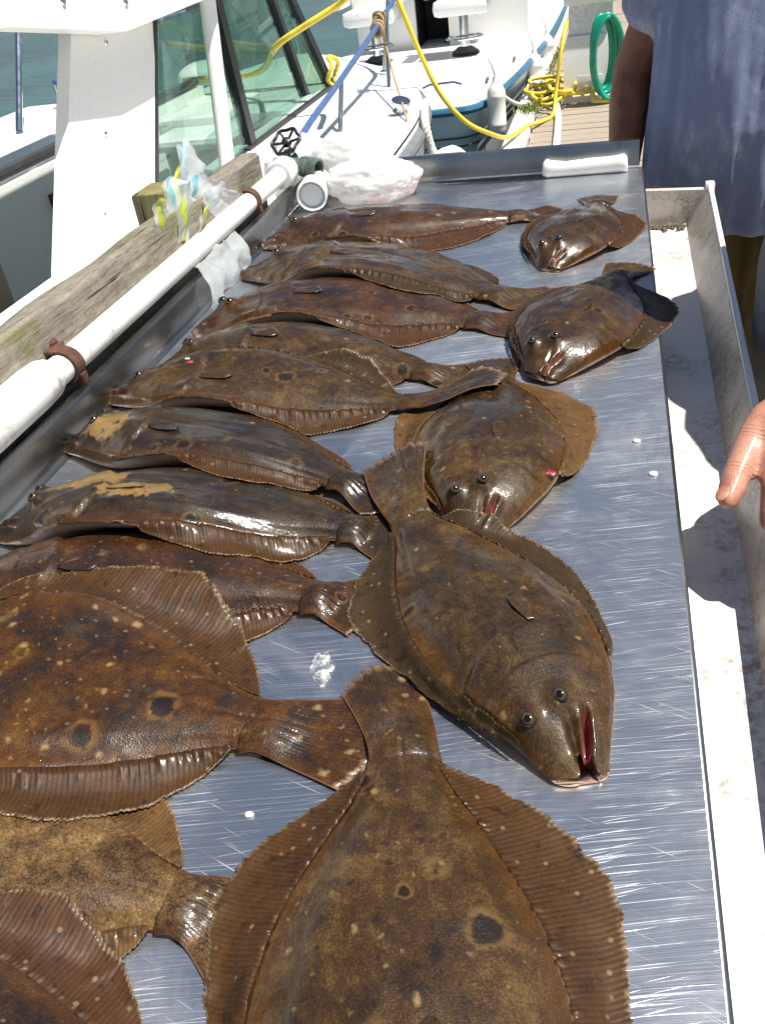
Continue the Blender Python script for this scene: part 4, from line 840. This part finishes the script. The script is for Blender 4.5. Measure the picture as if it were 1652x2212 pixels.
b = MB().sphere((-2.75, 6.35, -.30), .20, 16, 10, (1, 1, .5)); bp(b, 'vent_dome', MAT['gel'])
bp(MB().tube([(-2.95, 4.30, -.2), (-2.97, 4.75, .45)], .018, 10), 'aft_stanchion', MAT['chrome'])
# ropes and cords on it
def cord(name, pts, r, mat, label, cat, n=80, sides=8, group=None):
    return tag(MB().tube([Vector(p) for p in spline(pts, n)], r, sides).build(name, mat), label, cat, group)
def twisted(name, pts, r, mat, label, cat, n=160, turns=40):
    P = spline(pts, n); m_ = MB()
    for ph in (0, 2*math.pi/3, 4*math.pi/3):
        Q = []
        for i, p in enumerate(P):
            t = P[min(i+1, n-1)]-P[max(0, i-1)]; t /= np.linalg.norm(t)+1e-9; a = np.cross(t, (0.3, .2, 1)); a /= np.linalg.norm(a); b_ = np.cross(t, a); an = ph+turns*2*math.pi*i/n
            Q.append(p+(a*math.cos(an)+b_*math.sin(an))*r*.55)
        m_.tube(Q, r*.6, 6)
    return tag(m_.build(name, mat), label, cat)
kn_p = []
for k in range(70): a = k*.55; kn_p.append((-1.30+.030*math.cos(a), 5.62+.10*(k/70-.5)+.012*math.sin(a*.7), -.035+.014*(k/70-.5)*6+.030*math.sin(a)))
kn_p += [(-1.285, 5.66, -.08), (-1.28, 5.66, -.14)]
tag(MB().tube([Vector(p) for p in kn_p], .011, 6).build('rope_knot', MAT['brown_rope']), 'tan rope wound round the blue bow rail', 'rope')
cord('thin_line', [(-1.28, 5.66, -.14), (-1.15, 5.2, -.25), (-1.0, 4.7, -.36), (-.925, 4.45, -.50), (-.90, 4.40, -.62)], .006, MAT['brown_rope'], 'thin tan line running from bow rail down over the hull', 'rope')
cord('shore_cord', [(-1.19, 4.6, .22), (-1.318, 5.0, .148), (-1.55, 5.0, .055), (-1.745, 5.05, -.03), (-2.1, 5.6, -.22), (-2.8, 6.1, -.28)], .017, MAT['yellow'], 'yellow cord crossing behind the boat windscreen', 'cord')
cord('yellow_rope_coil', [(-1.70+.02*math.sin(a*3), 5.93+.09*math.cos(a), -.30+.085*math.sin(a)) for a in np.linspace(0, 12.6, 24)], .014, MAT['yellow'], 'small yellow rope loop hung at windscreen corner', 'rope')
coil = [(-2.95+.19*(1-.02*k)*math.cos(k*.42), 5.45+.26*(1-.02*k)*math.sin(k*.42), -.19+.0028*k+.02*random.random()) for k in range(75)]
cord('rope_heap', coil, .018, simple('teal_rope', (.10, .30, .24), .9, 0, .3, 80, .5), 'heap of teal rope on the far gunwale of cabin boat', 'rope', 300, 7)

# ------------------------------------------------------------------ second boat, by the dock
b2 = empty('skiff', (-1.7, 9, -1.4)); tag(b2, 'white open boat with blue rub rail tied along the wooden dock', 'boat')
def b2p(m_, name, mat, sm=35, par=None):
    return auto(mobj(name, [Vector(v)-b2.location for v in m_.V], m_.F, mat, par or b2), sm)
rs = spline([(-1.7, 6.85), (-1.38, 6.88), (-1.10, 6.90), (-.97, 6.96), (-.885, 7.15), (-.82, 7.6), (-.74, 8.3), (-.66, 9.4), (-.60, 10.5), (-.56, 12.5), (-.56, 14.5)], 70)
o2 = [tuple(p) for p in rs]+[(-3.4-p[0], p[1]) for p in rs[::-1][:-1]]
Z2 = -.75
m_ = MB(); m_.loft([[Vector((-1.7+(x+1.7)*f, 10+(y-10)*g, z)) for x, y in o2] for f, g, z in ((1, 1, Z2), (1, 1, Z2-.05), (.97, .985, -.95), (.93, .96, -1.15), (.87, .93, -1.38), (.80, .88, -1.6))], cap=False); b2p(m_, 'hull', simple('pale_grey_hull', (.55, .58, .60), .35, 0, .05, 5, .02))
m_ = MB(); m_.tube([(x+(.012 if x > -1.7 else -.012), y-(.012 if y < 7 else 0), Z2-.03) for x, y in o2], .030, 8); b2p(m_, 'rub_rail', MAT['blue_rub'])
for z in (-.98, -1.04):
    m_ = MB(); m_.tube([(x-.003, y, z) for x, y in [(-1.7+(p[0]+1.7)*(.965 if z > -1 else .955)+.006, 10+(p[1]-10)*.983-.004) for p in rs[8:45]]], .006, 6); b2p(m_, 'hull_stripe', MAT['rubber'])
m_ = MB(); n = len(o2); cen = [Vector((-1.7+(x+1.7)*.02, y, Z2+.05)) for x, y in o2]
m_.loft([[Vector((-1.7+(x+1.7)*f, 10.5+(y-10.5)*g, Z2+h)) for x, y in o2] for f, g, h in ((1, 1, 0), (.97, .992, .022), (.86, .975, .03), (.84, .972, .01), (.02, .02, .01))], cap=False); b2p(m_, 'deck', MAT['gel'], 25)
wl = b2p(MB().box((-2.6, 10.2, Z2), (-1.96, 10.3, .55), .01), 'cabin_wall', MAT['gel']); b2p(MB().box((-1.62, 10.2, Z2), (-.80, 10.3, .55), .01), 'cabin_wall', MAT['gel'])
b2p(MB().box((-1.97, 10.8, Z2), (-1.60, 10.85, .55)), 'doorway', MAT['dark_in']); b2p(MB().box((-1.965, 10.25, Z2), (-1.955, 10.85, .55)), 'door_jamb', MAT['dark_in']); b2p(MB().box((-1.62, 10.31, Z2), (-1.605, 10.85, .55)), 'door_jamb', MAT['dark_in']); b2p(MB().box((-2.6, 10.0, .5), (-.8, 12, .58), .02), 'cabin_roof', MAT['gel'])  # near-black panel and jambs paint the shade inside the cabin
for (x, y) in ((-1.345, 9.4), (-2.22, 9.4)):
    stt = b2p(MB().lathe([(0, 0), (.14, 0), (.13, .03), (.07, .07), (0, .075)], (x, y, Z2+.01), (0, 0, 1), 16), 'pedestal_base', MAT['black'])
    b2p(MB().lathe([(0, .06), (.045, .06), (.045, .36), (0, .36)], (x, y, Z2), (0, 0, 1), 12), 'pedestal', MAT['chrome'])
    b2p(MB().tube([(x+.17*math.cos(a), y+.17*math.sin(a), Z2+.16) for a in np.linspace(0, 2*math.pi, 20)], .012, 6), 'foot_ring', MAT['chrome'])
    b2p(MB().box((x-.26, y-.24, Z2+.36), (x+.26, y+.24, Z2+.50), .06), 'seat_cushion', MAT['gel'])
    b2p(MB().box((x-.26, y+.18, Z2+.45), (x+.26, y+.30, Z2+1.0), .05), 'seat_back', MAT['gel'])
    for sx in (-1, 1):
        for dz in (0, .09): b2p(MB().box((x+sx*.30-.05, y-.22, Z2+.52+dz), (x+sx*.30+.05, y+.2, Z2+.59+dz), .03), 'arm_pad', MAT['fender'])
b2p(MB().tube([(-.80, 8.4, Z2+.03), (-.80, 8.46, Z2+.055), (-.80, 8.6, Z2+.055), (-.80, 8.66, Z2+.03)], .012, 8), 'cleat', MAT['chrome'])
b2p(MB().tube([(-.93, 7.5, Z2+.03), (-.93, 7.56, Z2+.055), (-.93, 7.7, Z2+.055), (-.93, 7.76, Z2+.03)], .012, 8), 'cleat', MAT['chrome'])
b2p(MB().tube([(-1.45, 7.6, Z2+.03), (-1.39, 7.6, Z2+.05), (-1.2, 7.62, Z2+.05), (-1.14, 7.62, Z2+.03)], .014, 8), 'cleat', MAT['chrome'])
def fender(x, y, z0, z1, r, tilt, label):
    f = empty('fender', (x, y, z0)); L = z1-z0
    b = MB().lathe([(0, -.0), (r*.35, .0), (r*.75, .025), (r, .07), (r, .09), (r*1.04, .095), (r*1.04, .11), (r, .115), (r, L-.115), (r*1.04, L-.11), (r*1.04, L-.095), (r, L-.09), (r, L-.07), (r*.7, L-.03), (r*.35, L-.005), (r*.3, L+.03), (0, L+.03)], (0, 0, 0), (0, 0, 1), 18)
    auto(b.build('fender_body', MAT['fender'], f), 40); MB().tube([(0, 0, L+.02), (-.02, 0, L+.10), (-.05, 0, L+.16)], .008, 6).build('fender_line', MAT['rope'], f); f.rotation_euler = (tilt, 0, 0); tag(f, label, 'fender'); return f
fender(-.80, 7.02, -1.02, -.62, .068, -.03, 'worn white boat fender hanging at corner of open boat')
fender(-.655, 8.9, -1.05, -.72, .075, 0, 'white fender squeezed between open boat and dock edge beside moss')
fender(-.60, 9.9, -1.02, -.70, .07, 0, 'small far white fender hanging beside the dock box')
twisted('dock_line', [(-.86, 7.35, -.70), (-.80, 7.25, -.74), (-.70, 7.35, -.84), (-.62, 7.6, -.90), (-.50, 8.0, -.905), (-.44, 8.35, -.90)], .014, MAT['rope'], 'white mooring rope from open boat to dock cleat', 'rope', 140, 30)
twisted('bow_line', [(-.93, 4.9, -.35), (-.885, 4.62, -.40), (-.86, 4.6, -.52), (-.80, 4.6, -.62), (-.74, 4.55, -.70)], .020, MAT['rope'], 'thick white twisted rope hanging off cabin boat bow', 'rope', 120, 10)
cushion = empty('bow_cushion', (-.78, 4.6, -.75)); tag(cushion, 'white padded dock bumper with grey strap below the twisted rope', 'bumper')
o = blob('pad', (0, 0, .12), (.11, .14, .11), MAT['gel'], .12, 1.2, 4, zmin=.0); o.parent = cushion
auto(MB().box((-.10, -.155, .19), (.10, -.115, .235), .008).build('strap', MAT['grey_rubber'], cushion)); auto(MB().box((-.06, -.1, -.25), (.06, .1, .02), .01).build('bracket', MAT['timber'], cushion))
cord('yellow_hose', [(-1.25, 5.7, .25), (-1.166, 5.6, .073), (-1.072, 5.6, -.195), (-.969, 5.6, -.428), (-.842, 5.65, -.605), (-.715, 5.8, -.72), (-.64, 6.25, -.85), (-.56, 6.75, -.895), (-.47, 7.05, -.93), (-.40, 7.25, -.93), (-.385, 7.38, -.80), (-.35, 7.42, -.56), (-.325, 7.5, -.42), (-.31, 7.62, -.36)], .0145, MAT['yellow'], 'long yellow hose sagging from bow rail across to the dock box', 'hose', 160, 10)
cc = []
for k in range(64):
    a = k*.40; r = .17+.07*math.sin(k*1.3)+.03*random.random(); cc.append((-.36+1.15*r*math.cos(a), 7.95+1.9*r*math.sin(a), -.925+.0016*k+.03*random.random()))
cc += [(-.1, 7.6, -.90), (.0, 7.55, -.92), (.06, 7.7, -.92), (.09, 7.5, -.92)]
cord('yellow_cord_coil', cc, .015, MAT['yellow'], 'loose heap of yellow cord coiled on dock at foot of dock box', 'cord', 420, 8)
cord('white_hose', [(-.30, 5.2, -.925), (-.322, 6.1, -.925), (-.354, 7.08, -.925), (-.40, 7.7, -.925), (-.45, 8.6, -.925)], .026, MAT['pvc'], 'white pipe lying lengthwise on dock planks', 'pipe')
# dock box / pedestal with green hose
db = empty('dock_box', (-.14, 7.9, -.95)); tag(db, 'white plastic dock pedestal box with flat lid on the wooden dock', 'dock box')
b = MB(); b.loft([[Vector((sx*w_-.01, sy*d, z)) for sx, sy in ((-1, -1), (1, -1), (1, 1), (-1, 1))] for w_, d, z in ((.215, .19, .0), (.215, .19, .04), (.195, .17, .06), (.185, .16, .40), (.165, .14, .47))]); auto(b.build('base', MAT['gel'], db), 30)
auto(MB().box((-.165, -.12, .46), (.165, .16, .68), .012).build('column', simple('grey_white_plastic', (.66, .68, .70), .5), db)); auto(MB().box((-.20, -.18, .68), (.22, .2, .78), .02).build('lid', MAT['gel'], db)); auto(MB().box((-.10, -.197, .08), (.10, -.19, .20), .003).build('panel', MAT['pvc'], db))
gp = []
for k in range(7*24+1):
    a = 2*math.pi*k/24; w_ = k/24; gp.append((-.03+.012*math.sin(w_*5)+(.060+.0085*w_)*math.sin(a)+.010*w_-.03, 7.62-.010*w_+.045*math.sin(a), -.585+(.235+.007*w_+.012*math.sin(w_*2.3))*math.cos(a)-.006*w_*(1 if math.cos(a) > 0 else 1.0)))
cord('green_hose', gp, .0165, MAT['green'], 'coiled green garden hose hung on the dock box', 'hose', 420, 10)
cl = MB().box((-.47, 8.1, -.945), (-.41, 8.55, -.90), .01); cl.box((-.455, 8.25, -.90), (-.425, 8.4, -.85), .008); tag(auto(cl.build('dock_cleat', MAT['black'])), 'black dock cleat amid the yellow cord heap', 'cleat')
mo = MB()
for k in range(900):
    t = random.random(); y = 7.3+t*3.2; x = -.56+.028*(y-7.5)+random.gauss(0, .022); s = random.uniform(.006, .02)
    if random.random() < .35: x, y = random.gauss(-.58, .05), random.gauss(7.35, .1)
    a = random.random()*6.28; h = random.uniform(.005, .05); q = Vector((x, y, -.90)); d = Vector((math.cos(a), math.sin(a), 0))*s*.4
    mo.add([q-d, q+d, q+Vector((random.gauss(0, .02), random.gauss(0, .02), h))], [(0, 1, 2)])
tag(mo.build('moss', MAT['moss'], None, False), 'green moss and weed growing along the white dock edge', 'moss', kind='stuff')

# ------------------------------------------------------------------ people
def person(name, label, cen, face, skin, shirt_m, joints, vox, extra=None, hair=True):
    fx, fy = math.cos(face), math.sin(face); f = Vector((fx, fy, 0)); l = Vector((-fy, fx, 0)); c = Vector((cen[0], cen[1], 0))
    P = lambda a, b, z: c+l*a+f*b+Vector((0, 0, z))
    root = empty(name, (cen[0], cen[1], -.95)); tag(root, label, 'person')
    def loc(m_, nm, mat, vx, sm=4):
        o = mobj(nm, [Vector(v)-root.location for v in m_.V], m_.F, mat, root)
        r = o.modifiers.new('remesh', 'REMESH'); r.mode = 'VOXEL'; r.voxel_size = vx; r.use_smooth_shade = True
        s = o.modifiers.new('smooth', 'SMOOTH'); s.iterations = sm; s.factor = .5; return o
    def caps(m_, pts, rad, n=14, flat=1, up=None):
        pts = [Vector(p) for p in pts]; t0 = (pts[1]-pts[0]).normalized(); t1 = (pts[-1]-pts[-2]).normalized()
        pp_ = [pts[0]-t0*rad[0]*.85, pts[0]-t0*rad[0]*.5]+pts+[pts[-1]+t1*rad[-1]*.5, pts[-1]+t1*rad[-1]*.88]; rr = [rad[0]*.4, rad[0]*.85]+list(rad)+[rad[-1]*.85, rad[-1]*.4]
        m_.tube(pp_, rr, n, True, flat, up)
    bd = MB()
    bd.loft([[P(math.cos(a)*w_, math.sin(a)*d+o_, z) for a in np.linspace(0, 2*math.pi, 24, endpoint=False)] for w_, d, z, o_ in ((.15, .10, -.16, 0), (.165, .115, -.05, .0), (.155, .11, .08, .01), (.17, .115, .25, .01), (.175, .10, .40, 0), (.10, .07, .47, 0), (.06, .06, .50, 0))])
    caps(bd, [P(0, 0, .46), P(0, .01, .56)], [.062, .056])
    bd.sphere(P(0, .035, .665), .098, 20, 14, (.82 if abs(fx) < .5 else 1.0, 1.0 if abs(fx) < .5 else .82, 1.22))
    caps(bd, [P(0, .125, .675), P(0, .142, .645)], [.012, .017], 8); caps(bd, [P(-.02, .118, .605), P(.02, .118, .605)], [.010, .010], 8); caps(bd, [P(0, .09, .57), P(0, .10, .575)], [.03, .028], 8)
    for s in (-1, 1):
        caps(bd, [P(s*.082, .02, .69), P(s*.084, .025, .645)], [.016, .013], 8)
        caps(bd, [P(s*.09, 0, -.08), P(s*.10, .01, -.48), P(s*.10, 0, -.55), P(s*.10, -.02, -.86)], [.085, .062, .055, .042]); caps(bd, [P(s*.10, -.03, -.905), P(s*.11, .13, -.915)], [.042, .036], 12, .8)
    for s, (sh, el, wr, hd) in zip((1, -1), joints):
        sh, el, wr = Vector(sh), Vector(el), Vector(wr); caps(bd, [sh, sh.lerp(el, .5), el, el.lerp(wr, .3), wr], [.058, .050, .043, .045, .030])
        if hd: 
            d = (wr-el).normalized(); pm_ = wr+d*.085; sd = d.cross(f).normalized()
            caps(bd, [wr, wr+d*.05, pm_], [.028, .036, .034], 14, .55, f)
            for k in range(4):
                q = pm_+sd*(k-1.5)*.020; caps(bd, [q, q+d*.035+f*.006, q+d*.06+f*.022], [.0105, .0095, .008], 8)
            caps(bd, [wr+d*.03+sd*.03, wr+d*.06+sd*.052+f*.02, wr+d*.085+sd*.05+f*.03], [.014, .012, .010], 8)
    if extra:
        for ch in extra: caps(bd, *ch)
    loc(bd, 'body', skin, vox)
    # shirt with real folds
    sh_ = MB(); rings = []
    prof = [(.214, .154, -.150, .01), (.2165, .157, -.128, .012), (.2135, .1545, -.124, .012), (.213, .157, -.05, .02), (.208, .158, .06, .022), (.205, .150, .18, .015), (.207, .140, .30, .005), (.200, .125, .40, -.005), (.150, .100, .455, -.01), (.085, .075, .485, -.01), (.07, .065, .492, 0)]
    pz = [p[2] for p in prof]
    for z in np.linspace(-.15, .492, 90):
        w_, d, o_ = [float(np.interp(z, pz, [p[k] for p in prof])) for k in (0, 1, 3)]; ring = []
        for a in np.linspace(0, 2*math.pi, 110, endpoint=False):
            lo = max(0, (.38-z))/.5
            fold = .020*lo*mnoise.noise((math.cos(a)*3.4+cen[0]*9, math.sin(a)*3.4, z*1.9))+.030*lo*(abs(mnoise.noise((math.cos(a)*6.5, math.sin(a)*6.5+cen[1], z*2.0+a*.5))))+.004*mnoise.noise((math.cos(a)*12, math.sin(a)*12, z*9))
            ring.append(P(math.cos(a)*(w_+fold), math.sin(a)*(d+fold)+o_, z+.006*math.sin(a*3)*lo))
        rings.append(ring)
    sh_.loft(rings)
    for s, (shd, el, wr, hd) in zip((1, -1), joints):
        shd, el = Vector(shd), Vector(el); e_ = shd.lerp(el, .50); m1 = shd.lerp(el, .25); inn = shd+(P(0, 0, .36)-shd)*.35
        caps(sh_, [inn, shd, m1, e_], [.075, .080, .082, .088], 20)
    loc(sh_, 'shirt', shirt_m, .0075, 1)
    so = MB(); 
    for s in (-1, 1):
        rings = []
        for z in np.linspace(-.03, -.50, 40):
            rings.append([P(s*.095+math.cos(a)*(.112+.008*mnoise.noise((math.cos(a)*3+s*7, math.sin(a)*3, z*7))), math.sin(a)*(.125+.012*mnoise.noise((math.cos(a)*4, math.sin(a)*4+s*3, z*11))), z) for a in np.linspace(0, 2*math.pi, 36, endpoint=False)])
        so.loft(rings)
    loc(so, 'shorts', MAT['shorts'], .010, 1)
    if hair:
        hb = MB(); hb.sphere(P(0, .015, .70), .105, 18, 12, (.86, .95, 1.05)); hb.V = [v for v in hb.V]; o = loc(hb, 'hair', MAT['hair'], .008)
    return root
# man in the blue shirt: faces the camera side, right arm hanging behind the table end
person('person', 'man in faded blue t-shirt and khaki shorts standing beyond table end', (.300, 2.115), R(-97), MAT['skin_dark'], MAT['shirt'],
       [((.50, 2.12, .41), (.56, 2.10, .13), (.56, 2.02, -.10), True), ((.165, 2.15, .42), (.052, 2.16, .150), (.035, 2.09, -.08), True)], .006)
# second man, mostly outside the picture: only his wet left hand reaches in over the trough
hand = []
W = Vector((.212, .80, .098))
hand.append(([W, (.190, .775, .082), (.166, .747, .066)], [.026, .030, .024], 16, .75, (0, 0, 1)))
hand.append(([(.180, .772, .076), (.172, .738, .064)], [.026, .022], 14, .8, (0, 0, 1)))
hand.append(([(.176, .783, .076), (.150, .766, .066), (.137, .748, .056), (.1225, .716, .040), (.1165, .700, .0335), (.1125, .688, .029)], [.019, .0175, .0150, .0128, .0122, .0105], 16))
for (a, b_, c_, r) in (((.159, .738, .060), (.152, .706, .036), (.150, .690, .004), .0115), ((.179, .730, .062), (.173, .692, .034), (.171, .680, .0), .0112), ((.190, .734, .062), (.184, .698, .034), (.180, .688, .004), .0105), ((.204, .744, .062), (.200, .714, .038), (.197, .704, .012), .009)):
    hand.append(([a, b_, c_], [r*1.12, r, r*.86], 12))
p2 = person('person', 'wet hand of a second man hanging over the white trough', (.388, 1.20), R(180), MAT['skin_wet'], MAT['shirt2'],
            [((.40, 1.0, .41), (.355, .885, .17), (.212, .80, .098), False), ((.40, 1.40, .41), (.44, 1.47, .14), (.43, 1.46, -.12), True)], .0042, hand)
nl = MB().sphere((0, 0, 0), 1, 14, 8, (.0068, .0098, .0022)); nl_o = nl.build('thumbnail', m_skin('fingernail', (.46, .22, .14), .5), p2)
nd = (Vector((.1125, .688, .029))-Vector((.1225, .716, .040))).normalized(); nu = Vector((-.55, -.25, .8)); nu = (nu-nd*nu.dot(nd)).normalized(); nx_ = nd.cross(nu)
nl_o.matrix_local = Matrix.Translation(-p2.location) @ Matrix.Translation(Vector((.1125, .689, .0285))+nu*.0098) @ Matrix((nx_, nd, nu)).transposed().to_4x4()
